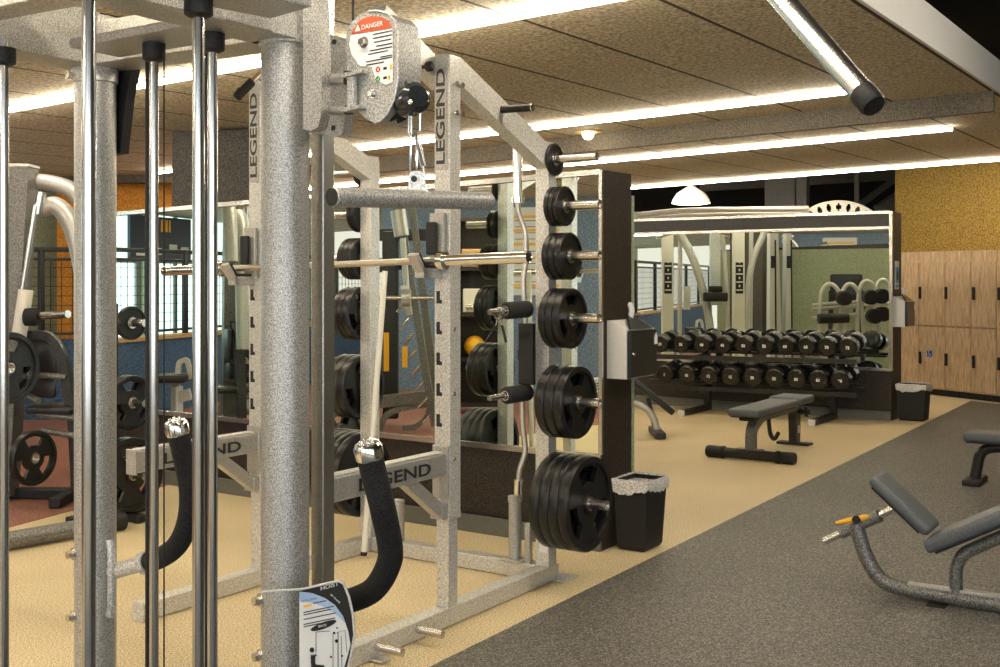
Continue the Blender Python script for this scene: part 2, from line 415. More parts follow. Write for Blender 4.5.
# ------------------------------------------------------------------ mirror partition behind the rack
T_ = Vector((0, 0, 1))
pr = A0 - V2*.56; pr = onray(601, A0, V2)        # right end of the partition
pl = pr+V2*4.7
TH = .36
TR, TL = 2.095, 1.985
struct(slab('wall_partition', 'brown', [pr+U2*.02, pl+U2*.02, pl+U2*TH, pr+U2*TH], 0, .5)); 
w = MB()
w.add([pr+U2*.02+UP*.5, pl+U2*.02+UP*.5, pl+U2*TH+UP*.5, pr+U2*TH+UP*.5, pr+U2*.02+UP*TR, pl+U2*.02+UP*TL, pl+U2*TH+UP*TL, pr+U2*TH+UP*TR],
      [(0, 1, 2, 3), (4, 5, 6, 7), (0, 1, 5, 4), (1, 2, 6, 5), (2, 3, 7, 6), (3, 0, 4, 7)])
struct(w.build('wall_partition_upper', 'brown', smooth=0))
b = MB(); i0 = pr+V2*.02; i1 = pl-V2*.02
b.add([i0+U2*.006+UP*.53, i1+U2*.006+UP*.53, i1+U2*.006+UP*(TL-.03), i0+U2*.006+UP*(TR-.03), i0+U2*.019+UP*.53, i1+U2*.019+UP*.53, i1+U2*.019+UP*(TL-.03), i0+U2*.019+UP*(TR-.03)],
      [(0, 1, 2, 3), (7, 6, 5, 4), (0, 4, 5, 1), (1, 5, 6, 2), (2, 6, 7, 3), (3, 7, 4, 0)])
mr = struct(b.build('wall_mirror', 'mirror', smooth=0))
t1 = MB(); t1.bar(pr+UP*.515, pl+UP*.515, .02, .03, bev=0); t1.bar(pr+UP*(TR-.012), pl+UP*(TL-.012), .03, .03, bev=0)
t1.bar(pr+UP*.53, pr+UP*TR, .02, .02, up=U2, bev=0); struct(t1.build('trim_3', 'steel', smooth=0))
b = MB(); b.bar(pr+UP*.05-U2*.005, pl+UP*.05-U2*.005, .03, .10, bev=.003); struct(b.build('baseboard_partition', 'basegrey', smooth=0))
# ------------------------------------------------------------------ mirrored wall behind the dumbbells
br = B0.copy(); bl = br+V2*5.3; TB = .42
struct(slab('wall_dumbbell', 'brown', [br+U2*.02, bl+U2*.02, bl+U2*TB, br+U2*TB], 0, 2.2))
b = MB(); b.box((br+bl)/2+U2*.012+UP*1.28, (br-bl).length-.04, .012, 1.48, X=V2); struct(b.build('wall_mirror_dumbbell', 'mirror', smooth=0))
b = MB()
for z in (.535, 2.03): b.bar(br+UP*z, bl+UP*z, .02, .03, bev=0)
b.bar(br+UP*2.19-U2*.01, bl+UP*2.19-U2*.01, .05, .03, bev=0); b.bar(br+UP*.53, br+UP*2.2, .03, .03, up=U2, bev=0)
struct(b.build('trim_4', 'steel', smooth=0))
b = MB(); b.bar(br+UP*2.11, bl+UP*2.11, .024, .13, bev=0); struct(b.build('trim_5', 'dark_frame', smooth=0))
b = MB(); b.bar(br+UP*.05, bl+UP*.05, .03, .10, bev=.003); struct(b.build('baseboard_dumbbell', 'basegrey', smooth=0))
# ------------------------------------------------------------------ lockers and the mustard wall
l0 = F(1000, 403)
struct(wallbox('wall_mustard', 'mustard', l0-LD*6-LN*.5, l0+LD*2.1-LN*.5, .15, 0, 3.05, side=-1))
edges = [onray(px, l0, LD) for px in (1046, 1021, 997, 971.5, 945.5, 919.5, 895)]
hnd = (1024, 1000, 974.6, 947, 921, 0)
names = ['oak locker beyond the right edge of the lockers in view', 'oak locker at the right edge of the photo',
         'oak locker second from the right edge of the photo', 'oak locker in the middle of the oak locker row',
         'oak locker carrying the small blue wheelchair sign', 'oak locker closest to the dark end of the dumbbell mirror wall']
for k in range(6):
    a, c = edges[k], edges[k+1]; w = (c-a).length; mid = (a+c)/2
    t = thing('locker', names[k], 'locker', mid, group='oak lockers along the back wall')
    b = MB(); b.box(mid-LN*.24+UP*.96, w-.004, .46, 1.76, X=LD, bev=.002); b.build('body', 'wood', t, smooth=0)
    b = MB(); b.box(mid-LN*.24+UP*.04, w-.006, .42, .078, X=LD); b.build('plinth', 'void', t, smooth=0)
    for z0, z1, hz in ((.10, .88, .47), (.89, 1.70, 1.31)):
        d = MB(); d.box(mid+LN*.002+UP*((z0+z1)/2), w-.008, .02, z1-z0-.006, X=LD, bev=.002); door = d.build('door', 'wood', t, smooth=0)
        if hnd[k]:
            hp = onray(hnd[k], l0, LD)
            h = MB(); h.box(hp+LN*.022+UP*hz, .035, .02, .155, X=LD, bev=.006); h.box(hp+LN*.034+UP*(hz+.05), .02, .012, .03, X=LD, bev=.003); h.build('handle', 'black', door)
sg = onray(930.5, l0, LD)+LN*.0165+UP*(1.5-(353.5-HY)/FPX*14.3)
t = thing('accessibility_sign', 'small blue square sign with a white wheelchair symbol on an oak locker door', 'sign', sg)
b = MB(); b.box(sg, .095, .004, .095, X=LD, bev=.001); b.build('plate', 'white', t, smooth=0)
b = MB(); b.box(sg+LN*.003, .083, .004, .083, X=LD, bev=.001); b.build('blue_field', 'navy', t, smooth=0)
b = MB(); s0 = sg+LN*.007; X_ = -LD
b.lathe(s0+UP*.028+X_*-.006, LN, [(0, 0), (.008, 0), (.008, .002), (0, .002)], 14)
b.tube([s0+UP*.018-X_*.006, s0-UP*.002-X_*.004, s0-UP*.002+X_*.012, s0-UP*.024+X_*.018], .0035, 8)
b.tube(arc(s0-UP*.012-X_*.004, X_, UP, .018, .018, 14, PI*.75, PI*2.1), .003, 6); b.build('wheelchair_symbol', 'white', t)
sb = br+U2*.21-V2*.012
t = thing('notice_card', 'narrow blue notice card on the dark end of the dumbbell mirror wall', 'sign', sb+UP*1.57)
c0 = P(897, 276, 11.9); c0 = br+U2*.22-V2*.004+UP*1.53
b = MB(); b.box(c0, .15, .006, .30, X=U2, bev=.001); b.build('card', 'paper', t, smooth=0)
b = MB(); b.box(c0-V2*.004, .13, .004, .17, X=U2); b.box(c0-V2*.004-UP*.115, .13, .004, .035, X=U2); b.build('blue_print', 'sky', t, smooth=0)
b = MB(); b.prism([c0-V2*.008+UP*.07, c0-V2*.008-UP*.01+U2*.035, c0-V2*.008-UP*.01-U2*.035], -V2*.001); b.box(c0-V2*.008-UP*.03, .05, .002, .04, X=U2); b.build('black_print', 'ink', t, smooth=0)
# dark structure above the far side
tb = MB()
def TT(a, b_, w=.2, h=.2): tb.bar(a, b_, w, h)
TT(P(880, 213, 19), P(975, 150, 19), .28, .28); TT(P(850, 212, 19.5), P(905, 172, 19.5), .10, .10); 
struct(tb.build('trim_6', 'truss', smooth=0))
tb = MB(); TT(P(857, 216, 18), P(857, 150, 18), .07, .07); TT(P(785, 226, 18), P(785, 150, 18), .5, .5); TT(P(803, 226, 17.5), P(803, 150, 17.5), .16, .16)
TT(P(700, 186, 20), P(1000, 168, 20), .1, .2); struct(tb.build('trim_7', 'truss', smooth=0))
# ------------------------------------------------------------------ left end of the gym
oa = P(57, 0, 12.6); oa.z = 0; ob = P(262, 0, 13.2); ob.z = 0
struct(wallbox('wall_orange', 'orange', oa, ob, .15, 0, ceil_z(oa.x)-.01))
sa = P(-260, 0, 13.4); sa.z = 0
struct(wallbox('wall_left_back', 'slate', sa, P(60, 0, 13.4).xy.to_3d(), .15, 0, 4.5))
c1 = P(172, 0, 8.9); c2 = P(255, 0, 8.75)
struct(slab('wall_column', 'colbrown', [c1.xy, c2.xy, (c2+U2*.5).xy, (c1+U2*.5).xy], 0, ceil_z(c1.x)-.005))
b = MB(); b.box(P(110, 176, 12.3), 3.2, .25, .16); struct(b.build('trim_8', 'beam', smooth=0))
# window wall far left, seen in the rack mirror
wl0 = Vector((-4.016, 11.66, 0)); wl1 = Vector((-3.36, 13.6, 0))
r0 = reflA(wl0); r1 = reflA(wl1); rr = (r1-r0).normalized(); rn = Vector((-rr.y, rr.x, 0))
if rn.dot(-r0) < 0: rn = -rn                     # towards the gym
A_, B_ = r0-rr*2.5, r0+rr*7
struct(wallbox('wall_half_left', 'blue', A_, B_, .14, 0, .82, side=1 if Vector((-rr.y, rr.x, 0)).dot(rn) < 0 else -1))
b = MB(); b.bar(A_-rn*.07+UP*.84, B_-rn*.07+UP*.84, .2, .045); struct(b.build('trim_9', 'ledge', smooth=0))
far0, far1 = A_-rn*2.6, B_-rn*2.6
struct(wallbox('wall_window_left', 'greenwall', far0-rr*3, far1+rr*3, .15, 0, 4.6, side=1 if Vector((-rr.y, rr.x, 0)).dot(rn) < 0 else -1))
n = 6; Lw = (far1-far0).length
for k in range(n):
    x0 = far0+rr*(Lw*k/n+.12)+rn*.03; x1 = far0+rr*(Lw*(k+1)/n-.12)+rn*.03
    b = MB(); b.bar(x0+UP*1.45, x1+UP*1.45, .03, 2.0, bev=0); g = struct(b.build('window_%d' % (k+1), 'glow', smooth=0))
    b = MB()
    for z in (.44, 1.75, 2.47): b.bar(x0+UP*z+rn*.03, x1+UP*z+rn*.03, .05, .07, bev=0)
    for q in (x0, (x0+x1)/2, x1): b.bar(q+UP*.42+rn*.03, q+UP*2.48+rn*.03, .06, .06, bev=0)
    fr = struct(b.build('window_frame', 'steel_grey', g, smooth=0))
def railing(p, q, label, zb=.86):
    t = thing('mesh_railing', label, 'railing', p, group='wire mesh railings')
    d = (q-p); Lr = d.length; d.normalize(); n = max(2, int(Lr/1.6))
    b = MB(); b.bar(p+UP*1.80, q+UP*1.80, .05, .05); b.build('top_rail', 'dark_frame', t)
    b = MB(); b.bar(p+UP*1.70, q+UP*1.70, .03, .03); b.bar(p+UP*(zb+.05), q+UP*(zb+.05), .03, .03); b.build('mesh_frame', 'dark_frame', t)
    for k in range(n+1):
        x = p+d*Lr*k/n; c = MB(); c.bar(x+UP*zb, x+UP*1.8, .06, .05); c.build('post', 'dark_frame', t)
    b = MB(); k = 0
    while k*.11 < Lr: x = p+d*k*.11; b.bar(x+UP*(zb+.05), x+UP*1.7, .006, .006, bev=0); k += 1
    for j in range(8): z = zb+.05+j*.1; b.bar(p+UP*z, q+UP*z, .006, .006, bev=0)
    b.build('wire_mesh', 'dark_frame', t, smooth=0)
railing(A_-rn*.07, B_-rn*.07, 'long black wire mesh railing on a wooden ledge over the blue half wall')
d0 = P(-60, 0, 11.6).xy.to_3d(); d1 = P(140, 0, 11.9).xy.to_3d()
railing(d0, d1, 'black wire mesh railing in front of the orange wall')
struct(wallbox('wall_half_back', 'blue', d0, d1, .14, 0, .85))
# slate wall left of the camera, seen in the rack mirror, with a poster
v0 = Vector((-1.6, 15.0, 0)); v1 = Vector((1.9, 14.2, 0))
x0, x1 = reflA(v0), reflA(v1)
dd = (x1-x0).normalized(); nn = Vector((-dd.y, dd.x, 0)); sgn = 1 if nn.dot(-x0) < 0 else -1
struct(wallbox('wall_left', 'slate', x0, x1, .15, 0, 3.2, side=sgn))
nn = nn if sgn < 0 else -nn
pc = reflA(P(530, 250, 14.3)); 
k = (pc-x0).dot(dd); pc = x0+dd*k+nn*.02+UP*1.85
t = thing('wall_poster', 'white wall poster with yellow bands on the slate blue wall, seen in the rack mirror', 'poster', pc)
b = MB(); b.box(pc, .75, .01, 1.15, X=dd); b.build('sheet', 'paper', t, smooth=0)
b = MB()
for j in range(6): b.box(pc+nn*.008+UP*(.45-j*.18), .66, .006, .035, X=dd)
b.build('yellow_bands', 'yellow', t, smooth=0)
b = MB()
for j in range(12): b.box(pc+nn*.008+UP*(.40-j*.08), .5, .004, .008, X=dd)
b.build('text_lines', 'ink', t, smooth=0)
# ================================================================== WEIGHT PLATES (prototype per size)
def plate_mesh(R, T, slots):
    n = 48; hub = max(.036, R*.20)
    rings = [(.027, .46*T), (hub, .5*T), (hub+.004, .26*T)]
    s0, s1 = R*.46, R*.79
    rings += [(s0, .24*T), (s1, .24*T), (R*.845, .26*T), (R*.86, .5*T), (R-.005, .5*T), (R, .36*T)]
    v = []; f = []
    for sgn in (1, -1):
        for r, h in rings:
            for k in range(n):
                a = 2*PI*k/n; v.append((sgn*h, r*math.cos(a), r*math.sin(a)))
    m = len(rings); off = m*n
    def skip(i, k):
        if not slots or i != 3: return False
        a = (360*(k+.5)/n - 30) % 120
        return abs(a-60) < 27
    for i in range(m-1):
        for k in range(n):
            a, b = i*n+k, i*n+(k+1) % n
            if skip(i, k):
                for p, q in ((a, b), (a+n, b+n)): f.append((p, q, q+off, p+off))
                if not skip(i, (k-1) % n): f.append((a, a+n, a+n+off, a+off))
                if not skip(i, (k+1) % n): f.append((b, b+n, b+n+off, b+off))
            else:
                f.append((a, b, b+n, a+n)); f.append((a+off, a+n+off, b+n+off, b+off))
    for k in range(n):
        a, b = k, (k+1) % n; f.append((a, a+off, b+off, b))
        a, b = (m-1)*n+k, (m-1)*n+(k+1) % n; f.append((a, b, b+off, a+off))
    return v, f
PROTO = {}
def plate(R, T, loc, axis, label, group, slots=True):
    key = (R, T)
    rz = math.atan2(axis[1], axis[0])
    if key not in PROTO:
        b = MB(); v, f = plate_mesh(R, T, slots); b.add(v, f)
        o = b.build('weight_plate', 'cast'); h = MB(); h.lathe((-T/2, 0, 0), (1, 0, 0), [(.0268, 0), (.034, 0), (.034, T), (.0268, T), (.0268, 0)], 24); h.build('hub', 'steel', o)
        if False:
            for k in range(3):
                a = math.radians(30+120*k+60); g.tube([(T*.5, math.cos(a+t)*R*.76, math.sin(a+t)*R*.76) for t in (-.4, -.2, 0, .2, .4)], .004, 6)
            g.build('grip_rim', 'cast', o)
        o.location = loc; o.rotation_euler = (0, 0, rz); tag(o, label, 'weight plate', group); PROTO[key] = o; return o
    return dup(PROTO[key], loc, rz, label, group)
SIZES = [(.080, .020, 'smallest'), (.098, .025, 'very small'), (.116, .034, 'small'), (.148, .038, 'medium'), (.178, .050, 'large'), (.232, .052, 'largest')]
ORD = ['first', 'second', 'third', 'fourth', 'fifth']
# ================================================================== POWER RACK
C0 = Vector((.228, 5.51, 0)); RW = 1.14
def R(a, b, z=0): return G(C0, a, b, z)
rk = thing('power_rack', 'silver half rack with front uprights lettered down their faces, plate pegs at its rear posts', 'rack', R(-.7, RW/2))
PEGZ = [2.085, 1.853, 1.608, 1.304, .897, .41]
AU = -.822
for side, b0 in (('r', 0), ('l', RW)):
    s = -1 if side == 'r' else 1                  # outward sign along V2
    m = MB(); m.bar(R(-1.55, b0, .042), R(.06, b0, .042), .076, .076, bev=.003); m.build('base_rail', 'silver_light', rk, smooth=0)
    m = MB()
    m.box(R(-1.551, b0, .042), .004, .082, .082, X=U2); m.build('rail_end_cap', 'silver_light', rk, smooth=0)
    m = MB(); m.box(R(-1.35, b0+s*.03, .008), .06, .14, .008, X=U2, bev=.002); m.build('foot_plate', 'silver_light', rk, smooth=0)
    m = MB(); m.box(R(.08, b0+s*.05, .006), .14, .10, .008, X=U2, bev=.002); m.build('foot_plate', 'silver_light', rk, smooth=0)
    m = MB(); m.bar(R(0, b0, .08), R(0, b0, 2.15), .076, .076, up=U2, bev=.003); m.build('rear_post', 'silver_light', rk, smooth=0)
    m = MB(); m.bar(R(AU, b0, .08), R(AU, b0, .52), .066, .066, up=U2, bev=.003); m.bar(R(AU, b0-.003, .47), R(AU, b0-.003, 2.46), .084, .078, up=U2, bev=.003)
    m.bar(R(AU, b0, .46), R(AU, b0, .49), .088, .088, up=U2, bev=.003); up = m.build('front_upright', 'silver_light', rk, smooth=0)
    for z in [.62+.133*k for k in range(9)]:
        m = MB(); y0 = b0+.018
        m.prism([R(AU-.0392, y0+.009, z+.026), R(AU-.0392, y0-.009, z+.026), R(AU-.0392, y0-.009, z-.010), R(AU-.0392, y0-.020, z-.014), R(AU-.0392, y0-.020, z-.028), R(AU-.0392, y0+.009, z-.028)], -U2*.002); m.build('keyhole', 'ink', up, smooth=0)
    m = MB()
    for z in (.72, 1.0, 1.28): m.lathe(R(AU-.01, b0-.04, z), -V2, [(0, .012), (.009, .009), (.012, 0)], 12)
    for z in (2.21, 2.335):
        for a in (-.015, .028): m.lathe(R(AU+a, b0-.039, z), -V2, [(.006, 0), (.006, .02), (.012, .02), (.012, .028), (0, .028)], 10)
    for z in (.12, .16, .20, .24): m.lathe(R(AU-.0331, b0+.015, z), -U2, [(0, .002), (.006, .002), (.006, 0)], 8)
    m.build('bolt', 'steel', up)
    # lettered face plate
    m = MB(); m.box(R(AU-.0415, b0+.001, 2.215), .004, .066, .50, X=U2, bev=.001); fp = m.build('name_plate', 'steel_grey' if False else 'silver', rk, smooth=0)
    text('LEGEND', R(AU-.0445, b0-.020, 1.985), UP, V2, .064, 'letters', fp, wide=1.74, bold=.022)
    # sloping top beam
    m = MB(); m.recttube([R(AU+.03, b0, 2.41), R(-.02, b0, 2.09)], .076, .11, up=UP); m.recttube([R(0.03, b0, 2.13), R(-.06, b0, 2.13)], .077, .077); m.build('top_beam', 'silver_light', rk, smooth=0)
    m = MB(); m.recttube([R(AU+.06, b0+.078, 2.375), R(AU-.38, b0+.078, 2.575)], .076, .095)
    if side == 'r': m.build('forward_arm', 'silver_light', rk, smooth=0)
    m = MB(); m.lathe(R(AU-.12, b0+.040, 2.40), -V2, [(.008, 0), (.008, .02), (.022, .025), (.022, .045), (.012, .055), (0, .055)], 16); m.build('knob', 'black', rk)
    m = MB(); m.tube([R(-.45, b0-.03, 2.275), R(-.45, b0-.20, 2.27)], .017, 14); g = m.build('side_peg', 'black', rk)
    m = MB(); m.tube([R(-.45, b0-.20, 2.27), R(-.45, b0-.205, 2.27)], .0175, 14); m.build('end_cap', 'steel', g)
    # safety arm
    m = MB(); m.bar(R(AU-.04, b0, .70), R(AU-.76, b0, .70), .06, .095, bev=.006); m.bar(R(AU-.045, b0, .55), R(AU-.045, b0, .78), .086, .01, up=U2)
    m.bar(R(AU-.30, b0, .67), R(AU-.05, b0, .49), .05, .055, bev=.004); m.box(R(AU-.05, b0, .50), .05, .07, .07, X=U2, bev=.003); m.box(R(AU-.76, b0, .70), .012, .065, .11, X=U2, bev=.003)
    arm = m.build('safety_arm', 'silver', rk, smooth=0)
    m = MB(); m.bar(R(AU-.06, b0, .752), R(AU-.74, b0, .752), .05, .008); m.build('wear_strip', 'cream' if False else 'silver_light', arm, smooth=0)
    text('LEGEND', R(AU-.62, b0-.0315, .675), U2, UP, .068, 'letters', arm, wide=1.82, bold=.022)
    # pegs for plates
    for j, z in enumerate(PEGZ):
        L_ = .30 if j < 5 else .34
        m = MB(); m.lathe(R(0, b0+s*.038, z), V2*s, [(.024, 0), (.024, L_-.04), (.024, L_-.035), (.018, L_-.035), (.018, L_-.042), (0, L_-.042)] if j else [(.021, 0), (.021, .25), (.015, .25), (0, .245)], 18); m.build('plate_peg', 'steel', rk)
    for j, a in enumerate((-1.08, -1.34)): m = MB(); m.tube([R(a, b0+s*.03, .05), R(a, b0+s*.17, .05)], .016, 14); m.build('band_peg', 'steel', rk)
m = MB(); m.bar(R(0, .04, .042), R(0, RW-.04, .042), .076, .076, bev=.003); m.build('crossmember', 'silver_light', rk, smooth=0)
m = MB(); m.tube([R(-.02, .17, .08), R(-.02, .17, .38)], .032, 18); m.tube([R(-.02, .17, .375), R(-.02, .17, .405)], .036, 18); m.box(R(-.01, .17, .085), .12, .12, .01, X=U2, bev=.003); m.box(R(-.02, .09, .18), .03, .03, .2, X=U2, bev=.003); m.build('bar_holder', 'silver', rk)
m = MB(); m.tube([R(-.02, .93, .08), R(-.02, .93, .30)], .04, 18); m.build('bar_holder', 'silver', rk)
m = MB(); m.box(R(-.039, -.01, .20), .003, .05, .10, X=U2)
m.build('sticker', 'paper', rk, smooth=0)
# roller pads on a black plate in front of the right rear post
pb = R(-.13, .03)
m = MB(); m.box(P(527, 354, pb.y+.02), .03, .085, .30, X=U2, bev=.006); m.box(P(530, 354, pb.y+.10), .18, .03, .05, X=U2); m.build('roller_plate', 'black', rk, smooth=0)
for py in (311, 394):
    a = P(528, py-2, pb.y+.05); d = Vector((-.66, -.75, -.03)).normalized()
    m = MB(); m.lathe(a, d, [(0, 0), (.036, 0), (.042, .006), (.042, .16), (.036, .168), (0, .168)], 22); r = m.build('roller_pad', 'foam', rk)
    m = MB(); m.tube([a+d*.165, a+d*.285], .014, 12); m.lathe(a+d*.168, d, [(.018, 0), (.026, 0), (.026, .006), (.018, .006)], 16); m.build('peg', 'steel', r)
# J-cups
for b0, dz in ((0, 0), (RW, -.035)):
    m = MB(); m.bar(R(AU-.055, b0+.01, 1.53+dz), R(AU-.055, b0+.01, 1.78+dz), .075, .02, up=U2, bev=.004); m.box(R(AU-.10, b0+.02, 1.520+dz), .14, .05, .04, X=U2, bev=.004)
    m.bar(R(AU-.15, b0+.02, 1.515+dz), R(AU-.215, b0+.02, 1.60+dz), .05, .022, bev=.004)
    j = m.build('j_cup', 'silver', rk, smooth=0)
    m = MB(); m.box(R(AU-.085, b0+.02, 1.67+dz), .02, .05, .14, X=U2, bev=.006); m.box(R(AU-.11, b0+.02, 1.55+dz), .12, .052, .012, X=U2, bev=.004)
    m.bar(R(AU-.155, b0+.02, 1.545+dz), R(AU-.20, b0+.02, 1.605+dz), .052, .012, bev=.003); m.build('liner', 'black', j, smooth=0)
# plates
cntR = [1, 3, 3, 3, 3, 4]; cntL = [1, 2, 3, 3, 3, 4]
PW = ['top', 'second highest', 'third highest', 'fourth highest', 'second lowest', 'lowest']
for b0, cnt, nm in ((0, cntR, 'right'), (RW, cntL, 'left')):
    s = -1 if b0 == 0 else 1
    for j, z in enumerate(PEGZ):
        Rr, T, w_ = SIZES[j]; off = .040+T/2
        for k in range(cnt[j]):
            q = 'single' if cnt[j] == 1 else ('outermost' if k == cnt[j]-1 else ('innermost' if k == 0 else ORD[k]+' out'))
            drop = .0012
            plate(Rr, T, R(0, b0+s*(off+k*(T+.0015)), z-drop), V2*s, '%s black weight plate, %s, %s peg of the rack\'s %s post' % (w_, q, PW[j], nm), 'plates on the rack pegs', slots=Rr > .13)
# barbell in the J-cups
bz0, bz1 = P(528, 257, 4.44).z, 1.545
e1 = R(AU-.125, -.50, bz0); e2 = R(AU-.125, 1.70, bz1-.01); d = (e2-e1).normalized(); LB = (e2-e1).length
t = thing('olympic_barbell', 'long steel barbell without plates resting in the J-cups of the power rack', 'barbell', (e1+e2)/2)
m = MB(); m.tube([e1+d*.43, e2-d*.43], .0145, 16); m.build('shaft', 'bar_steel', t)
for e, dd_ in ((e1, d), (e2, -d)):
    m = MB(); m.lathe(e, dd_, [(.014, .004), (.02, .004), (.0245, .0), (.0245, .02), (.0245, .415), (.038, .415), (.038, .445), (.018, .445)], 24); m.build('sleeve', 'chrome', t)
    m = MB(); m.lathe(e, dd_, [(0, .002), (.019, .002), (.019, .006), (0, .006)], 16); m.build('end_cap', 'ink', t)
# curl bar standing in the holder
cbx = R(-.02, .17)
def CB(px, py): return P(px, py, cbx.y)
t = thing('curl_bar', 'bent steel curl bar standing upright in the holder at the right rear of the rack', 'barbell', CB(518, 490))
m = MB(); m.tube([CB(517.5, 198), CB(517.5, 134)], .024, 18); m.tube([CB(517.5, 203), CB(517.5, 197)], .036, 18); m.build('sleeve', 'chrome', t)
m = MB(); m.tube(bend([CB(518, 203), CB(518, 212), CB(526, 232), CB(526, 262), CB(523, 280), CB(526, 330), CB(522, 380), CB(523, 430), CB(526, 452), CB(519, 472), CB(519, 484)], .04), .0145, 12); m.build('shaft', 'bar_steel', t)
m = MB(); m.tube([CB(518.5, 480), CB(518.3, 494.6)], .024, 18); m.build('sleeve', 'chrome', t)
# spring clip hung on the upper roller peg
cp = P(528, 309, pb.y+.05)+Vector((-.66, -.75, -.03)).normalized()*.215-UP*.012
t = thing('spring_clip', 'small spring collar clip hanging from the upper roller peg of the rack', 'clip', cp)
m = MB(); X_ = V2
m.lathe(cp, Vector((.66, .75, .03)), [(.026, -.008), (.031, -.008), (.031, .008), (.026, .008), (.026, -.008)], 20)
m.tube([cp-UP*.025+X_*.01, cp-UP*.06+X_*.018], .0035, 8); m.tube([cp-UP*.025-X_*.01, cp-UP*.06-X_*.018], .0035, 8); m.build('spring', 'steel', t)
for s in (1, -1):
    m = MB(); m.tube([cp-UP*.055+X_*s*.017, cp-UP*.135+X_*s*(.075 if s > 0 else .040)], .0065, 8); m.build('grip', 'black', t)
# pale pole leaning inside the rack
q0, q1 = P(364, 548, 5.95), P(385, 271, 6.02); q0.z = .006+.03
t = thing('training_pole', 'thin pale training pole leaning upright inside the rack by its left rear post', 'pole', q0)
m = MB(); m.tube([q0, q1], .0155, 14); m.build('shaft', 'cream', t)
m = MB(); m.tube([q0-UP*.0+ (q0-q1).normalized()*.02, q0], .018, 14); m.build('rubber_tip', 'black', t)
# pull-up grip at the front of the left upright
m = MB(); g0, g1 = P(266, 68, 5.1), P(237, 97, 5.0); m.tube([g0, (g0+g1)/2], .014, 12); m.build('pull_up_handle', 'steel', rk)
m = MB(); m.tube([(g0+g1)/2, g1], .021, 14); m.build('handle_grip', 'foam', rk)
# ================================================================== CABLE MACHINE (foreground)
def onplane(px, py, o, n):
    r = Vector(((px-CX)/FPX, 1, -(py-HY)/FPX)); k = ((Vector(o)-Vector((0, 0, EYE))).dot(n))/r.dot(n); return Vector((0, 0, EYE))+r*k
KM = Vector((-.514, 2.66, 0)); KL = Vector((-1.088, 2.99, 0))
cm = thing('cable_machine', 'tall silver cable crossover machine with round posts and chromed guide rods filling the left foreground', 'exercise machine', (KM+KL)/2)
ZB = 2.06
for k, (c, rad) in enumerate(((KM, .057), (KL, .054))):
    m = MB(); m.tube([c+UP*.02, c+UP*(ZB+.10)], rad, 40); m.build('post', 'silver', cm, smooth=50)
    m = MB(); m.box(c+UP*.01, .30, .24, .02, X=U2, bev=.004); m.build('foot_plate', 'silver', cm, smooth=0)
kd = (KM-KL).normalized(); ku = Vector((-kd.y, kd.x, 0)); ku = ku if ku.y > 0 else -ku
m = MB(); m.bar(KL+kd*.02+UP*(ZB+.055), KM-kd*.02+UP*(ZB+.055), .12, .11, bev=.003); m.build('top_cross_beam', 'silver', cm, smooth=0)
m = MB(); m.bar(KL+UP*.05, KM+UP*.05, .10, .06, bev=.003); m.build('base_cross_beam', 'silver', cm, smooth=0)
for c in (KM, KL):
    m = MB(); m.bar(c+U2*.04+UP*(ZB+.03), c-U2*1.1+UP*(ZB+.03), .12, .06, bev=.003); m.bar(c-U2*.02-V2*.045+UP*(ZB+.10), c-U2*1.1-V2*.045+UP*(ZB+.10), .012, .09); m.build('top_side_beam', 'silver', cm, smooth=0)
    m = MB(); m.bar(c+U2*.04+UP*.05, c-U2*1.1+UP*.05, .10, .06, bev=.003); m.build('base_side_beam', 'silver', cm, smooth=0)
m = MB(); m.bar(KL-U2*.36+UP*(ZB+.12), KM-U2*.36+UP*(ZB+.12), .09, .11, bev=.003); m.build('top_inner_beam', 'silver_light', cm, smooth=0)
def rod(px, Yr, rad, name='guide_rod', mt='rod', z0=.1, cap=True):
    q = P(px, 0, Yr); q.z = 0; m = MB(); m.tube([q+UP*z0, q+UP*(ZB+.02)], rad, 20); r = m.build(name, mt, cm, smooth=50)
    if cap: m = MB(); m.lathe(q+UP*(ZB-.045), UP, [(0, 0), (rad+.006, 0), (rad+.016, .006), (rad+.016, .043), (0, .044)], 24); m.build('rubber_bumper', 'black', r)
    return q
qs = [rod(198.5, 2.20, .0122), rod(89, 2.04, .0128), rod(4, 2.70, .0115), rod(154, 2.65, .0108), rod(212.5, 2.54, .0116)]
dv = (qs[4]-qs[3]).normalized(); m = MB(); m.bar(qs[3]-dv*.22+UP*(ZB+.012), qs[4]+dv*.12+UP*(ZB+.012), .15, .022); m.build('guide_plate', 'silver', cm, smooth=0)
dv = (qs[0]-qs[1]).normalized(); m = MB(); m.bar(qs[1]-dv*.16+UP*(ZB+.012), qs[0]+dv*.22+UP*(ZB+.012), .15, .022); m.build('guide_plate', 'silver', cm, smooth=0)
for px, o, rr_ in ((147.5, KM-V2*.02, .0058), (206, KL-ku*.02, .0035), (164, KL, .002)):
    q = onray(px, o+(-U2*.1 if px < 200 else Vector((0, 0, 0))), kd if px != 147.5 else kd); m = MB(); m.tube([q+UP*.3, q+UP*(ZB+.05)], rr_, 8); m.build('cable', 'black', cm)
for (a, c, zt) in ((qs[0], qs[1], .44), (qs[3], qs[4], .40)):
    mid = (a+c)/2; dv = (c-a).normalized()
    for k in range(9):
        m = MB(); m.box(mid+UP*(.135+k*.030), (a-c).length+.06, .10, .027, X=dv, bev=.003); m.build('weight_slab', 'cast', cm, smooth=0)
# dark gusset under the left end of the cross beam
m = MB(); o = KL+kd*.0; g = lambda px, py: onplane(px, py, KL+ku*.05, ku)
m.prism([g(92, 58), g(134, 56), g(126, 98), g(120, 153), g(106, 155), g(92, 120)], ku*.03); m.build('gusset', 'black', cm, smooth=0)
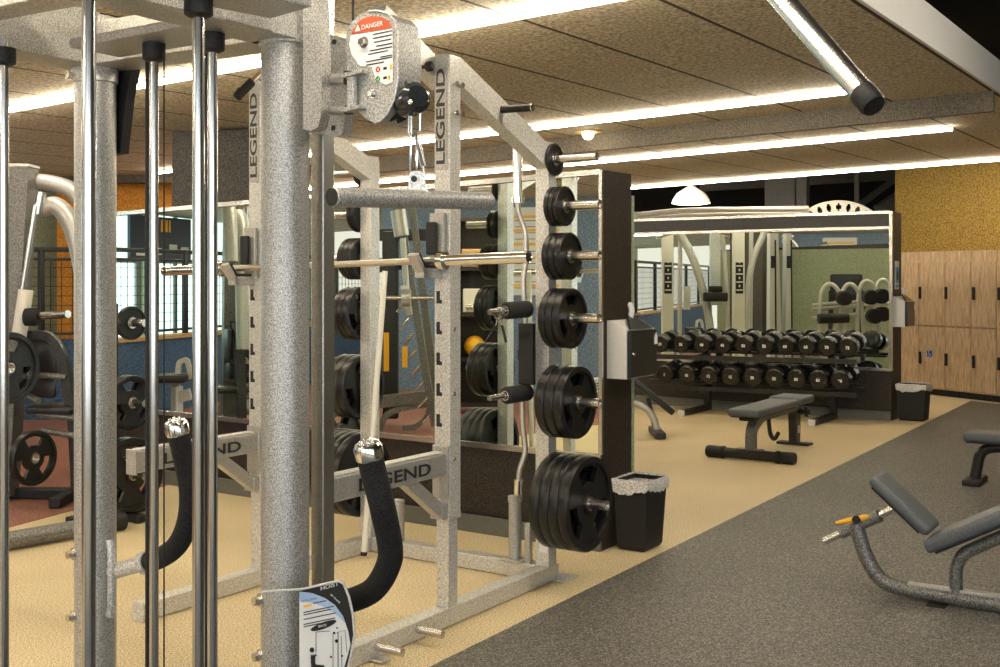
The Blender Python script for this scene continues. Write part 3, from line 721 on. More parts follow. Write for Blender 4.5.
# collars and bolts on the posts
def collar(c, z, rad, px, m_='silver'):
    m = MB(); m.lathe(c+UP*z, UP, [(rad, -.004), (rad+.005, -.004), (rad+.005, .004), (rad, .004)], 40); return m
for c, pys, rad in ((KM, (33, 597, 652), .057), (KL, (78, 551, 613), .054)):
    for py in pys:
        tocam = (Vector((0, 0, 0))-c).normalized(); side = Vector((-tocam.y, tocam.x, 0)); side = side if side.x < 0 else -side
        p_ = c+(side*.97+tocam*.25).normalized()*(rad+.001); ax = (side*.85+tocam*.5).normalized()
        z = EYE-(py-HY)/FPX*c.y; m = MB(); bolt(m, p_+UP*z, ax, .011, .016); m.build('bolt', 'steel', cm)
m = MB(); z = EYE-(48-HY)/FPX*KM.y
zz = lambda py, c: EYE-(py-HY)/FPX*c.y
m.lathe(KM+UP*0, UP, [(.057, zz(47, KM)), (.064, zz(46, KM)), (.064, zz(-12, KM)), (.057, zz(-14, KM))], 40); m.build('post_collar', 'silver_light', cm); m = MB(); m.lathe(KL, UP, [(.054, zz(84, KL)), (.059, zz(83, KL)), (.059, zz(20, KL)), (.054, zz(18, KL))], 40); m.build('post_collar', 'silver_light', cm)
m = MB(); o = KM+(-V2)*.055-U2*.06; q = lambda px, py: onplane(px, py, o, U2)
m.prism([q(303, -14), q(318, -14), q(320.5, 20), q(322, 60), q(321, 115), q(318, 127), q(311, 131), q(303, 129)], U2*.03); m.build('post_saddle', 'silver', cm, smooth=0)
m = MB(); m.tube([KL-V2*.062+UP*zz(612, KL), KL-V2*.068+UP*zz(605, KL), KL-V2*.07+UP*zz(575, KL), KL-V2*.068+UP*zz(545, KL), KL-V2*.062+UP*zz(537, KL)], .012, 10); m.build('saddle_bracket', 'silver_light', cm)
# chromed slide post
SP = Vector((-.4335, 2.72, 0))
m = MB(); m.box(SP+UP*1.25, .040, .042, 2.46, X=U2, bev=.003); m.build('slide_post', 'steel', cm, smooth=0)
m = MB()
for k in range(22): m.lathe(SP-U2*.0205+UP*(2.24-.09*k if k < 2 else .2+.07*k), -U2, [(0, .001), (.008, .001), (.008, 0)], 12)
# carriage plate
po = SP-U2*.055; q = lambda px, py: onplane(px, py, po, U2)
m = MB(); m.prism([q(308, 31), q(337, 36), q(343, 41), q(347, 55), q(347, 113), q(342, 134), q(336, 137), q(308, 132)], U2*.03); cp_ = m.build('carriage_plate', 'silver', cm, smooth=0)
m = MB()
for px, py in ((334.5, 42), (333.5, 128), (317, 126), (327.5, 25)):
    m.lathe(q(px, py), -U2, [(0, .002), (.0065, .002), (.0065, 0)], 12)
m.build('bolt_hole', 'ink', cp_)
# pulley housing with its warning plate
ho = Vector((-.255, 2.27, 0)); h = lambda px, py, o=0: onplane(px, py, ho-U2*o, U2)
outline = [(347.6, 28), (353, 20.5), (360, 14.5), (368, 11.5), (378, 10.5), (388, 13.5), (394.5, 20), (398, 35), (398, 80), (394.5, 99), (388, 113), (381, 120.5), (374, 123), (365, 118), (357, 111), (352, 100), (352, 78), (349, 66), (345.8, 50), (345.8, 38)]
hb = MB(); hb.prism([h(*p) for p in outline], U2*.075); hs = hb.build('pulley_housing', 'silver', cm, smooth=25)
m = MB(); m.tube([h(*p, .002) for p in outline[3:13]], .0022, 8); m.build('edge_bead', 'silver_light', hs)
m = MB(); m.prism([h(351, 34.5, .0015), h(353.5, 29.5, .0015), h(358, 22.5, .0015), h(364, 18, .0015), h(372, 16, .0015), h(382, 17, .0015), h(389, 21, .0015), h(392.3, 28, .0015)], -U2*.0006); m.build('warning_band', 'redprint', hs, smooth=0)
m = MB(); m.prism([h(351, 35.2, .0015), h(392.5, 28.8, .0015), h(393, 82, .0015), (h(386, 85, .0015)), h(376, 80, .0015), h(372, 67, .0015), h(360, 66, .0015), h(352, 55, .0015), h(349, 45, .0015)], -U2*.0006); m.build('warning_sheet', 'paper', hs, smooth=0)
ux = (h(390, 22)-h(357, 29)).normalized()
text('DANGER', h(361.5, 29.8, .0028), ux, UP, .0135, 'paper', hs, wide=1.05, bold=.012)
m = MB(); m.prism([h(355, 31.5, .0028), h(360.5, 30.5, .0028), h(357.6, 24.5, .0028)], -U2*.0004); m.build('warning_triangle', 'paper', hs, smooth=0)
m = MB()
for k, (x0_, x1_, y0_) in enumerate([(373, 392, 34), (373, 392, 38), (374, 391, 42), (376, 392, 46), (370, 392, 50.5), (368, 388, 54), (380, 392, 57), (366, 392, 61.5), (366, 384, 65)]):
    a = h(x0_, y0_, .0028); m.box((a+h(x1_, y0_-(x1_-x0_)*.155, .0028))/2, (h(x1_, y0_-(x1_-x0_)*.155, .0028)-a).length, .0005, .0022, X=ux)
m.build('small_print', 'ink', hs, smooth=0)
for py, mt_ in ((69.5, 'red'), (79, 'green')):
    m = MB(); m.lathe(h(378, py, .0022), -U2, [(0, .0008), (.0058, .0008), (.0058, 0)], 20); cc = m.build('symbol', mt_, hs)
    c = h(378, py, .0036); m = MB()
    if mt_ == 'red': m.bar(c-ux*.0025-UP*.0025, c+ux*.0025+UP*.0025, .0004, .0012, bev=0); m.bar(c+ux*.0025-UP*.0025, c-ux*.0025+UP*.0025, .0004, .0012, bev=0)
    else: m.bar(c-ux*.003, c-ux*.0008-UP*.0028, .0004, .0012, bev=0); m.bar(c-ux*.0008-UP*.0028, c+ux*.0034+UP*.003, .0004, .0012, bev=0)
    m.build('symbol_mark', 'paper', cc, smooth=0)
    m = MB(); m.box(h(385, py-1.2, .0028), .009, .0005, .005, X=ux); m.build('small_picture', 'ink', hs, smooth=0)
m = MB(); m.box(h(391, 67, .0030), .004, .0005, .010, X=ux); m.box(h(389, 77.5, .003), .005, .0005, .008, X=ux); m.build('yellow_picture', 'yellow', hs, smooth=0)
m = MB(); bolt(m, h(364.5, 42.5, .001), -U2, .008, .010); m.lathe(h(364.5, 42.5, .001), -U2, [(0, 0), (.0115, 0), (.0115, .002), (0, .002)], 18); bolt(m, h(373, 94, .001), -U2, .006, .009); m.build('bolt', 'steel', hs)
# swivel bracket between carriage and housing
m = MB(); m.bar(h(352, 110, .012), h(352, 75, .012), .014, .02, up=V2); m.prism([h(351, 76, -.01), h(372, 72, -.01), h(372, 75, -.01), h(354, 80, -.01)], -U2*.035); m.prism([h(348, 110, -.01), h(370, 107, -.01), h(370, 110, -.01), h(354, 114, -.01)], -U2*.035); m.build('swivel_bracket', 'silver', cm, smooth=0)
m = MB(); m.tube([h(350, 72, 0), h(350, 84, 0)], .014, 16); m.tube([h(349, 106, .0), h(349, 114, .0)], .010, 16); m.build('swivel_pin', 'black', cm)
m = MB(); m.tube([SP+UP*zz(79, SP), h(349, 79, -.02)], .012, 12); m.tube([SP+UP*zz(110, SP), h(349, 110, -.02)], .010, 12); m.build('swivel_arm', 'silver', cm)
# pulley wheel and rubber cable stop
m = MB(); wc = h(392, 96, -.04); m.lathe(wc-U2*.018, U2, [(0, 0), (.052, 0), (.056, .004), (.050, .016), (.056, .030), (.052, .034), (0, .034)], 36); m.build('pulley_wheel', 'black', cm)
rb_ = h(412, 100, -.02)
m = MB(); ax = (h(425, 96, -.02)-h(399, 104, -.02)).normalized(); ax = (ax*.8-U2*.4).normalized()
m.lathe(rb_-ax*.032, ax, [(0, 0), (.024, 0), (.031, .006), (.033, .03), (.031, .052), (.022, .062), (0, .064)], 28); m.tube([h(411, 103, -.02), h(412, 115, -.02)], .016, 16); m.build('cable_stop', 'smoke', cm)
m = MB(); m.lathe(h(411, 102, .014), -U2, [(0, .003), (.005, .003), (.005, 0)], 14); m.build('stop_rivet', 'steel', cm)
cable_top = Vector((KM.x, KM.y, 0))
m = MB(); k_ = h(353, 21, -.03); m.tube([k_, Vector((k_.x, k_.y, ZB+.35))], .0028, 8); m.build('cable', 'black', cm)
# snap links (hang from the cable) and the pull bar
sl = rb_.y
def K(px, py): return P(px, py, sl)
t = thing('snap_hook', 'steel snap hooks joining the cable stop to the pull bar', 'hook', K(413, 118))
m = MB(); m.tube([K(409.5, 113), K(409.3, 132), K(412, 136), K(416, 134), K(419.5, 130), K(419.8, 110)], .0034, 8); m.tube([K(411, 113), K(411, 133)], .0034, 8); m.build('shackle', 'chrome', t)
m = MB(); m.tube([K(411, 136), K(410.6, 150), K(410.8, 172), K(413, 178), K(416.5, 176), K(416.8, 150), K(416, 136), K(413, 133), K(411, 136)], .003, 8); m.build('carabiner', 'chrome', t)
m = MB(); m.tube([K(417, 138), K(421, 148), K(424, 160), K(425.5, 166), K(422, 168), K(419, 158), K(417, 146), K(417, 138)], .0024, 8); m.tube([K(423, 166), K(424, 174), K(420, 179)], .0022, 8); m.build('chain_link', 'steel', t)
b0_, b1_ = P(332, 197, 1.98), P(489, 201, 2.30); bd = (b1_-b0_).normalized()
t = thing('pull_bar', 'short thick silver pull bar hanging from the snap hooks in front of the rack', 'handle', (b0_+b1_)/2)
m = MB(); m.lathe(b0_, bd, [(.0165, 0), (.0180, .002), (.0180, (b1_-b0_).length-.002), (.0165, (b1_-b0_).length), (0, (b1_-b0_).length)], 28); m.build('bar', 'silver', t)
m = MB(); m.lathe(b0_, bd, [(0, -.001), (.0165, -.001), (.0168, .006), (0, .006)], 24); m.build('end_plug', 'black', t)
m = MB(); mc = P(414, 198, (b0_.y+b1_.y)/2+.01); lp = lambda px, py: P(px, py, mc.y-.004)
m.prism([lp(408.5, 194), lp(408.5, 176), lp(411, 171.5), lp(421, 171), lp(424, 174), lp(425.5, 186), lp(430, 194)], (0, .008, 0)); m.lathe(mc-bd*.012+bd*.01, bd, [(.0182, 0), (.021, 0), (.021, .010), (.0182, .010)], 26); m.build('lug', 'silver_light', t)
m = MB(); m.lathe(P(414, 179, mc.y-.006), (0, -1, 0), [(0, .002), (.0062, .002), (.0062, 0)], 14); m.build('lug_hole', 'ink', t)
# foam grip handles
def grip(path, rad, post_pt, name_label):
    pts = smoothpath([P(*q) for q in path], 6)
    m = MB(); m.tube(pts, rad, 22); g_ = m.build('grip_handle', 'foam', cm, smooth=60)
    e = (pts[-1]-pts[-2]).normalized()
    m = MB(); m.lathe(pts[-1]-e*.004, e, [(rad, 0), (rad+.003, .004), (rad+.003, .028), (rad-.002, .036), (rad-.012, .038), (0, .034)], 22)
    for k in range(6):
        x, y, z = frame_from(e); m.ball(pts[-1]+e*.036+(x*math.cos(k)+y*math.sin(k))*rad*.5, .004)
    m.build('end_cap', 'chrome', g_)
    d = (pts[0]-pts[1]).normalized(); m = MB(); m.tube([pts[0]+d*.012, pts[0]-d*.01], rad+.004, 22); m.tube([pts[0], post_pt], rad-.007, 18); m.build('stub_tube', 'silver_light', g_)
grip([(147, 562, 2.93), (162, 557, 2.90), (178, 544, 2.86), (188, 520, 2.83), (190, 490, 2.82), (184, 458, 2.81), (178, 433, 2.80)], .0275, P(112, 572, 2.97), '')
grip([(330, 604, 2.66), (352, 600, 2.62), (374, 589, 2.56), (388, 566, 2.50), (390, 545, 2.47), (382, 505, 2.42), (375, 478, 2.41), (370, 457, 2.40)], .0285, P(308, 608, 2.70), '')
# instruction placard
pn = (U2*.96+V2*.28).normalized(); po = Vector((-.40, 2.50, 0)); q = lambda px, py, o=0: onplane(px, py, po-pn*o, pn)
rim = [(262, 591), (275, 590.5), (300, 589), (338, 580.5), (343.5, 583), (349, 597), (353, 615), (354.5, 635), (351, 655), (343, 690), (330, 725), (299, 740), (299, 595), (262, 596)]
m = MB(); m.prism([q(*p) for p in rim[2:12]], pn*.006); pc_ = m.build('instruction_placard', 'ink', cm, smooth=0)
m = MB(); m.tube([q(262, 592, .0), q(275, 590.8, .001), q(300, 589.5, .003), q(338, 581, .003), q(343.5, 583.5, .003), q(349, 597, .003), q(353, 615, .003), q(354.5, 635, .003), q(351, 655, .003), q(343, 690, .003)], .003, 8); m.build('placard_edge', 'housing', pc_)
inner = [(299.5, 591.5), (312, 593), (325, 598), (335, 605), (343, 616), (348.5, 632), (350.5, 645), (345, 665), (333, 700), (299.5, 730)]
m = MB(); m.prism([q(*p, .0015) for p in inner], -pn*.0006); m.build('placard_sheet', 'paper', pc_, smooth=0)
m = MB(); m.prism([q(*p, .0028) for p in [(299.5, 591.5), (312, 593), (325, 598), (335, 605), (343, 616), (346, 624), (335, 613), (322, 606), (310, 602), (299.5, 601)]], -pn*.0003)
M['skyfade'] = mat('pale_blue_print', (.38, .52, .72), .5)
m.build('blue_border', 'skyfade', pc_, smooth=0)
px_ = (q(340, 600)-q(300, 608.5)).normalized()
text('HOIST', q(320.5, 590.5, .003), (q(343, 584)-q(320.5, 590.5)).normalized(), UP, .0125, 'paper', pc_, wide=1.35, bold=.012)
text('MI7 TRAINER', q(330.5, 595, .003), (q(344.5, 608)-q(330.5, 595)).normalized(), (q(336, 590)-q(332.5, 597)), .0055, 'paper', pc_, wide=.9, bold=.01)
text('INSTRUCTIONS:', q(301.5, 602.3, .004), px_, UP, .0062, 'navy', pc_, wide=.9, bold=.012)
m = MB()
for k, (y, x1_) in enumerate([(604.5, 326), (612, 334), (614.5, 331), (619, 336), (624, 335), (626.5, 327)]):
    a = q(303.5 if k else 313, y+(0 if k else -1), .003); c = q(x1_, y-(x1_-303)*.17, .003); m.box((a+c)/2, (c-a).length, .0004, .0022, X=px_)
m.build('small_print', 'ink', pc_, smooth=0)
m = MB(); a, c = q(303.5, 606.5, .003), q(311.5, 605, .003); m.box((a+c)/2, (c-a).length, .0004, .005, X=px_); m.build('yellow_print', 'yellow', pc_, smooth=0)
c = q(323.5, 625.5, .003); m = MB(); m.prism([c+px_*math.cos(a)*.033+(UP*.98)*math.sin(a)*.008+UP*math.cos(a)*.004 for a in [2*PI*k/28 for k in range(28)]], -pn*.0004); m.build('black_oval', 'ink', pc_, smooth=0)
text('BACK', q(318.5, 627.5, .0045), px_, UP, .0075, 'paper', pc_, wide=1.1, bold=.012)
m = MB(); L_ = lambda *p: [q(x, y, .0035) for x, y in p]
m.tube(L_((316, 652), (316, 632), (330, 631)), .0007, 6); m.tube(L_((333, 668), (333, 634), (345, 630), (347, 652)), .0006, 6); m.tube(L_((338, 668), (338, 632)), .0008, 6); m.tube(L_((342, 668), (341, 636)), .0006, 6)
for x, y, r_ in ((337, 628, .002), (336.5, 641, .004), (331, 657, .0025), (342, 656, .0025), (334, 633, .003)): m.ball(q(x, y, .003), r_, seg=8)
m.ball(q(312, 650, .003), .0058, 1, .3, 1, seg=12); m.tube(L_((313, 655), (313, 662), (314, 670)), .0052, 8); m.tube(L_((311, 658), (316, 655)), .0022, 6); m.tube(L_((314, 666), (324, 667)), .004, 6)
m.build('exercise_drawing', 'ink', pc_)
# overhead bar reaching out to the right, out of a bend above the frame
a, c = P(784, 2, 1.84), P(874, 106, 1.66); d = (c-a).normalized()
t_ = (a-c).normalized()
m = MB(); top = a+t_*.22; m.tube(bend([KM+U2*(-.1)+UP*(ZB+.10), KM+U2*(-.1)+UP*2.55, Vector((.35, 2.2, 2.55)), top+Vector((-.05, .05, .08)), top, c-d*.02], .12, 8), .0185, 24); pu = m.build('overhead_bar', 'steel', cm, smooth=60)
m = MB(); m.lathe(c-d*.035, d, [(.0186, 0), (.0205, .002), (.0205, .030), (.0175, .036), (0, .036)], 28); m.build('end_cap', 'black', pu)
# ================================================================== DUMBBELL RACK
_build0 = MB.build
XF = [None]
def _build(s, name, m, parent=None, smooth=35):
    if XF[0] is not None: s.v = [XF[0](v) for v in s.v]
    return _build0(s, name, m, parent, smooth)
MB.build = _build
RB = B0-U2*.40
xr, xl = onray(862, RB, V2), onray(645, RB, V2)
LR = (xl-xr).length
t = thing('dumbbell_rack', 'long black two tier dumbbell rack in front of the far mirrored wall', 'rack', (xr+xl)/2)
tilt = lambda b: .018*(1-2*b/LR)
for z, name in ((.650, 'shelf'), (.310, 'shelf')):
    for k, (a, dz) in enumerate(((-.13, -.03), (.13, .03))):
        m = MB(); m.bar(G(xr, a-.02, 0, z+dz+tilt(0)), G(xr, a-.02, LR, z+dz+tilt(LR)), .09, .02, bev=.004); m.bar(G(xr, a-.065 if k == 0 else a+.03, 0, z+dz+.012+tilt(0)), G(xr, a-.065 if k == 0 else a+.03, LR, z+dz+.012+tilt(LR)), .012, .05, bev=.002)
        m.build(name, 'dark_frame', t, smooth=0)
for px in (699, 826):
    q = onray(px, RB, V2); b = (q-xr).dot(V2)
    m = MB(); m.recttube([G(xr, .25, b, .06), G(xr, .235, b, .40), G(xr, .215, b, .70)], .07, .07, up=V2); m.bar(G(xr, -.16, b, .265), G(xr, .23, b, .27), .05, .05); m.bar(G(xr, -.16, b, .630), G(xr, .2, b, .632), .05, .028); m.build('upright', 'dark_frame', t, smooth=0)
    m = MB(); m.bar(G(xr, -.46, b, .035), G(xr, .30, b, .035), .07, .06, bev=.01); f_ = m.build('foot', 'dark_frame', t, smooth=0)
    m = MB(); m.box(G(xr, -.465, b, .035), .02, .075, .066, X=U2, bev=.008); m.build('foot_cap', 'housing', f_, smooth=0)
def make_dumbbell(c, ax, num, label, r):
    t = thing('dumbbell', label, 'dumbbell', c, group='round dumbbells on the rack')
    m = MB(); m.tube([-ax*.07, ax*.07], .016, 12); 
    m.v = [v+c for v in m.v]; m.build('handle', 'steel', t)
    for s in (-1, 1):
        m = MB(); m.lathe(c+ax*s*.065, ax*s, [(.02, 0), (r*.92, 0), (r, .008), (r, .10), (r*.90, .112), (r*.86, .112), (r*.84, .108), (0, .108)], 24); h = m.build('head', 'plate', t)
        if s < 0:
            xd = -V2; text(num, c-ax*.176-xd*.0+UP*-.015, xd, UP, .042, 'white', h, wide=1.0, bold=.03, align='CENTER')
    return t
AXD = (U2+UP*.16).normalized()
ups = [onray(666.5+(852.5-666.5)*k/9, RB-U2*.02, V2) for k in range(10)]
words = ['leftmost', 'second from the left', 'third from the left', 'fourth from the left', 'fifth from the left', 'sixth from the left', 'seventh from the left', 'eighth from the left', 'ninth from the left', 'rightmost']
nums = ['30', '35', '40', '45', '50', '55', '60', '65', '70', '75']
nb = ['5', '10', '12', '15', '20', '25', '80', '85', '90', '100']
for k, q in enumerate(ups):
    b = (q-xr).dot(V2)
    make_dumbbell(q+UP*(.80+tilt(b)), AXD, nums[k], 'black round dumbbell on the upper tier of the dumbbell rack, %s' % words[k], .098)
los = [onray(671+(845-671)*k/8, RB-U2*.08, V2) for k in range(9)]
w9 = ['leftmost']+words[1:8]+['rightmost']
for k, q in enumerate(los):
    b = (q-xr).dot(V2)
    make_dumbbell(q+UP*(.465+tilt(b)), AXD, nb[k], 'black round dumbbell on the lower tier of the dumbbell rack, %s' % w9[k], .102)
# ================================================================== BINS
def bin_(o, w, l, h, label):
    """o: front right corner on the floor; w along V2, l along U2"""
    c = o+V2*w/2+U2*l/2
    t = thing('waste_bin', label, 'waste bin', c)
    m = MB(); tp = .020
    def ring(e, z, th=0): return [c-U2*(l/2+e-th)-V2*(w/2+e-th)+UP*z, c+U2*(l/2+e-th)-V2*(w/2+e-th)+UP*z, c+U2*(l/2+e-th)+V2*(w/2+e-th)+UP*z, c-U2*(l/2+e-th)+V2*(w/2+e-th)+UP*z]
    rs = [ring(-.01, .004), ring(0, .02), ring(tp, h), ring(tp-.006, h), ring(-.008, .03)]
    vs = [p for r in rs for p in r]; fs = [(3, 2, 1, 0)]
    for i in range(4):
        for k in range(4): fs.append((i*4+k, i*4+(k+1) % 4, i*4+4+(k+1) % 4, i*4+4+k))
    fs.append(tuple(range(16, 20))); m.add(vs, fs); m.build('body', 'black', t, smooth=0)
    # liner folded over the rim, with uneven hem
    m = MB(); n = 48; top = ring(tp+.006, h+.010); rows = []
    def per(u, e, z):
        r = ring(e, z); s = u*4; i = int(s) % 4; f_ = s-int(s); return r[i].lerp(r[(i+1) % 4], f_)
    rnd = [random.random() for _ in range(n)]
    vs = []
    for lvl in range(4):
        for k in range(n):
            u = k/n; j = rnd[k]
            e = (tp-.02, tp+.004, tp+.012, tp+.004+.012*j)[lvl]; z = (h-.06, h+.008+.004*j, h-.01, h-.035-.018*j-.03*math.sin(u*2*PI*1.5)**2)[lvl]
            vs.append(per(u, e, z))
    fs = [(l_*n+k, l_*n+(k+1) % n, (l_+1)*n+(k+1) % n, (l_+1)*n+k) for l_ in range(3) for k in range(n)]
    m.add(vs, fs); m.build('bin_liner', 'bag', t)
bin_(F(641, 553)-V2*.022, .165, .22, .385, 'small black waste bin with a clear liner beside the lowest rack plates')
bin_(F(924, 421)-U2*.10-V2*.02, .25, .22, .38, 'small black waste bin with a clear liner in front of the oak lockers')
# ================================================================== WIPE DISPENSERS
def dispenser(o, label):
    """o: point on the wall end face (normal -V2), at the nearer lower edge of the unit"""
    t = thing('wipe_dispenser', label, 'dispenser', o, group='wall mounted wipe dispensers')
    N = -V2; w, d, h = .34, .125, .27
    m = MB(); pts = [o+N*.004, o+N*d, o+N*d+UP*h, o+N*.03+UP*(h+.05), o+N*.004+UP*(h+.05)]
    m.prism([p for p in pts], U2*w)
    m.build('housing', 'housing', t, smooth=0)
    m = MB(); m.box(o+U2*w/2+N*(d+.012)+UP*h*.5, w-.01, .024, h-.01, X=U2, bev=.008); m.build('smoked_window', 'smoke', t, smooth=0)
    m = MB(); m.prism([o+U2*.03+N*d+UP*(h+.002), o+U2*(w-.03)+N*d+UP*(h+.002), o+U2*(w/2+.03)+N*.05+UP*(h+.075), o+U2*(w/2-.03)+N*.05+UP*(h+.075)], N*.012); m.build('top_hood', 'smoke', t, smooth=0)
    m = MB(); q = o+U2*w*.5+N*.06+UP*(h+.05); m.tube(smoothpath([q, q+UP*.05+N*.01, q+UP*.10-N*.004], 4), [.016]*8+[.004], 8); m.build('wipe', 'white', t)
    m = MB(); c = o+U2*(w-.03)+N*(d+.027)+UP*(h-.07); m.box(c, .035, .003, .04, X=U2); m.prism([c+UP*.02-U2*.0175, c+UP*.02+U2*.0175, c+UP*.045], N*.003); m.build('tag', 'paper', t, smooth=0)
    m = MB()
    for q in (.04, .10): m.lathe(o+U2*q+N*(d+.025)+UP*(h*.5), N, [(0, .006), (.010, .006), (.012, 0)], 14); break
    m.build('button', 'steel', t)
dispenser(pr+U2*.06+UP*.945, 'pale grey wipe dispenser with smoked window on the end of the rack mirror partition')
dispenser(br+U2*.06+UP*.985, 'pale grey wipe dispenser on the dark end of the dumbbell mirror wall')
# ================================================================== FLAT BENCH
def bench(o, U, label, name='flat_bench', L1=1.40):
    V = Vector((-U.y, U.x, 0)); g = lambda a, b, z: Vector((o.x, o.y, 0))+U*a+V*b+UP*z
    t = thing(name, label, 'bench', g(L1/2, 0, 0), group='weight benches')
    m = MB(); m.tube([g(0, -.36, .05), g(0, .36, .05)], .042, 20); ft = m.build('front_foot', 'dark_frame', t)
    m = MB()
    for s in (-1, 1):
        m = MB(); m.lathe(g(0, s*.36, .05), V*s, [(.042, -.10), (.048, -.09), (.050, -.02), (.050, .004), (.042, .02), (0, .022)], 20)
        m.lathe(g(0, s*.22, .05), V*s, [(.042, 0), (.052, .003), (.052, .03), (.042, .033)], 20)
        m.build('rubber_sleeve', 'black', ft)
    m = MB(); m.bar(g(0, -.11, .093), g(0, .11, .093), .07, .012); m.build('weld_plate', 'steel_grey', ft, smooth=0)
    m = MB(); m.recttube(bend([g(.02, 0, .08), g(.02, 0, .26), g(.22, 0, .345), g(L1-.30, 0, .345)], .12, 6), .075, .075); m.build('spine', 'steel_grey', t, smooth=0)
    m = MB(); x = L1-.30; m.prism([g(x-.09, -.035, .32), g(x+.05, -.035, .33), g(x+.03, -.035, .02), g(x-.07, -.035, .02)], V*.07); m.box(g(x-.02, 0, .012), .30, .12, .02, X=V, bev=.005); m.build('rear_post', 'dark_frame', t, smooth=0)
    m = MB(); m.box(g(x-.02, -.037, .14), .03, .004, .07, X=U); m.box(g(x+.005, -.037, .14), .008, .004, .07, X=U); m.build('rear_post_slots', 'housing', t, smooth=0)
    m = MB(); m.tube(bend([g(.42, 0, .31), g(.46, 0, .16), g(.56, 0, .10), g(.66, 0, .15)], .08, 6), .018, 10); m.build('hook', 'black', t)
    s1 = L1-.42
    m = MB(); m.box(g(-.17+s1/2, 0, .405), s1, .27, .06, X=U, bev=.02, seg=3); pd = m.build('back_pad', 'vinyl', t, smooth=40)
    m = MB(); m.box(g(-.17+s1/2, 0, .372), s1-.04, .22, .012, X=U); m.box(g(-.02, 0, .355), .16, .12, .04, X=U, bev=.01); m.build('pad_board', 'black', pd, smooth=0)
    m = MB(); m.box(g(-.17+s1+.01+.19, 0, .415), .37, .30, .065, X=U, bev=.022, seg=3); m.build('seat_pad', 'vinyl', t, smooth=40)
    m = MB(); m.tube([g(x-.02, -.10, .30), g(x-.02, .10, .30)], .02, 12); m.ball(g(x-.02, -.12, .30), .028); m.tube([g(x+.12, -.06, .33), g(x+.12, -.06, .24)], .016, 8); m.build('adjust_pin', 'black', t)
    return t
fa, fb = F(705, 457.5), F(797, 464)
bench((fa+fb)/2+V2*0, U2, 'adjustable bench with a flat grey pad standing in front of the dumbbell rack')
o = F(972, 483)
def bench3(o):
    D = (-V2); V = U2; g = lambda a, b, z: Vector((o.x, o.y, 0))+D*a+V*b+UP*z
    t = thing('flat_bench', 'grey padded flat bench cut off by the right edge, in front of the oak lockers', 'bench', g(.5, 0, 0), group='weight benches')
    m = MB(); m.box(g(.02, 0, .022), .12, .34, .044, X=D, bev=.012); m.build('front_foot', 'black', t, smooth=0)
    m = MB(); m.tube(bend([g(.02, 0, .04), g(.06, 0, .26), g(.25, 0, .285), g(1.05, 0, .285), g(1.10, 0, .04)], .12, 6), .038, 14); m.build('frame', 'dark_frame', t)
    m = MB(); m.box(g(1.10, 0, .022), .12, .34, .044, X=D, bev=.012); m.build('rear_foot', 'black', t, smooth=0)
    m = MB(); m.box(g(.56, 0, .350), 1.20, .28, .065, X=D, bev=.022, seg=3); p = m.build('pad', 'vinyl', t, smooth=40)
    m = MB(); m.box(g(.56, 0, .313), 1.16, .22, .014, X=D); m.build('pad_board', 'black', p, smooth=0)
bench3(o)
# ------------------------------------------------------------------ decline bench in the right foreground
o = F(912, 600); W_ = -V2
d_ = lambda px, py, off=0: onplane(px, py, o+U2*off, U2)
t = thing('incline_bench', 'curved grey incline bench with two pads and a yellow lever in the right foreground', 'bench', o+W_*.4, group='weight benches')
m = MB(); e = d_(905, 593); e2 = Vector((o.x, o.y, 0))+W_*1.25; e2.z = .042
pth = [d_(856, 524), d_(866, 556), d_(882, 580), d_(908, 592)]; pth[-1].z = .045
m.tube(smoothpath(pth, 6)+[Vector((o.x, o.y, 0))+W_*.5+UP*.042, e2], .036, 18); m.build('main_tube', 'steel_grey', t)
m = MB(); m.bar(d_(908, 585)+UP*.006, Vector((o.x, o.y, 0))+W_*1.2+UP*.088, .045, .016); m.build('top_strip', 'silver', t, smooth=0)
m = MB(); m.box(e2-UP*.03+W_*.02, .07, .55, .03, X=W_, bev=.008); m.build('rear_foot', 'black', t, smooth=0); m = MB(); m.box(Vector((o.x, o.y, 0))+W_*.12+UP*.006, .08, .16, .012, X=W_, bev=.003); m.build('front_foot', 'black', t, smooth=0)
m = MB(); q = [d_(957, 598), d_(956, 572), d_(963, 555), d_(980, 546), d_(1012, 532)]; m.tube(smoothpath(q, 6), .029, 16); m.build('seat_support', 'steel_grey', t)
m = MB(); m.tube([d_(1012, 532), d_(1070, 560), e2+UP*.02-W_*.12], .026, 14); m.build('rear_support', 'steel_grey', t)
m = MB(); a, c = d_(825, 541), d_(908, 502); m.tube([a, c], .0185, 18); m.build('inner_tube', 'chrome', t)
m = MB(); a, c = d_(841, 533.5), d_(880, 515.5); m.tube([a, c], .027, 18); m.tube([c-(c-a).normalized()*.02, c], .031, 18); m.build('outer_tube', 'steel_grey', t)
m = MB(); a, c = d_(836, 523, -.02), d_(869, 516.5, -.02); b1 = (c-a).normalized(); m.tube([a, a+b1*.03, (a+c)/2, c-b1*.02, c], [.006, .010, .014, .014, .008], 12); lv = m.build('lever', 'yellow', t)
m = MB(); m.lathe(d_(856, 520, -.04), U2, [(0, 0), (.02, 0), (.02, .05), (0, .05)], 16); m.build('lever_pivot', 'black', t)
def padbox(p0, p1, th, w, name, up_hint):
    a, c = d_(*p0), d_(*p1); D = (c-a).normalized(); N = D.cross(U2)
    if N.z < 0: N = -N
    b = MB(); b.box((a+c)/2, (c-a).length, w, th, X=D, Z=N, bev=.022, seg=3); pd = b.build(name, 'vinyl', t, smooth=40)
    b = MB(); b.box((a+c)/2-N*(th/2+.004), (c-a).length-.06, w-.05, .014, X=D, Z=N); b.build('pad_board', 'black', pd, smooth=0)
padbox((876, 475.5), (933, 530), .052, .21, 'back_pad', 1)
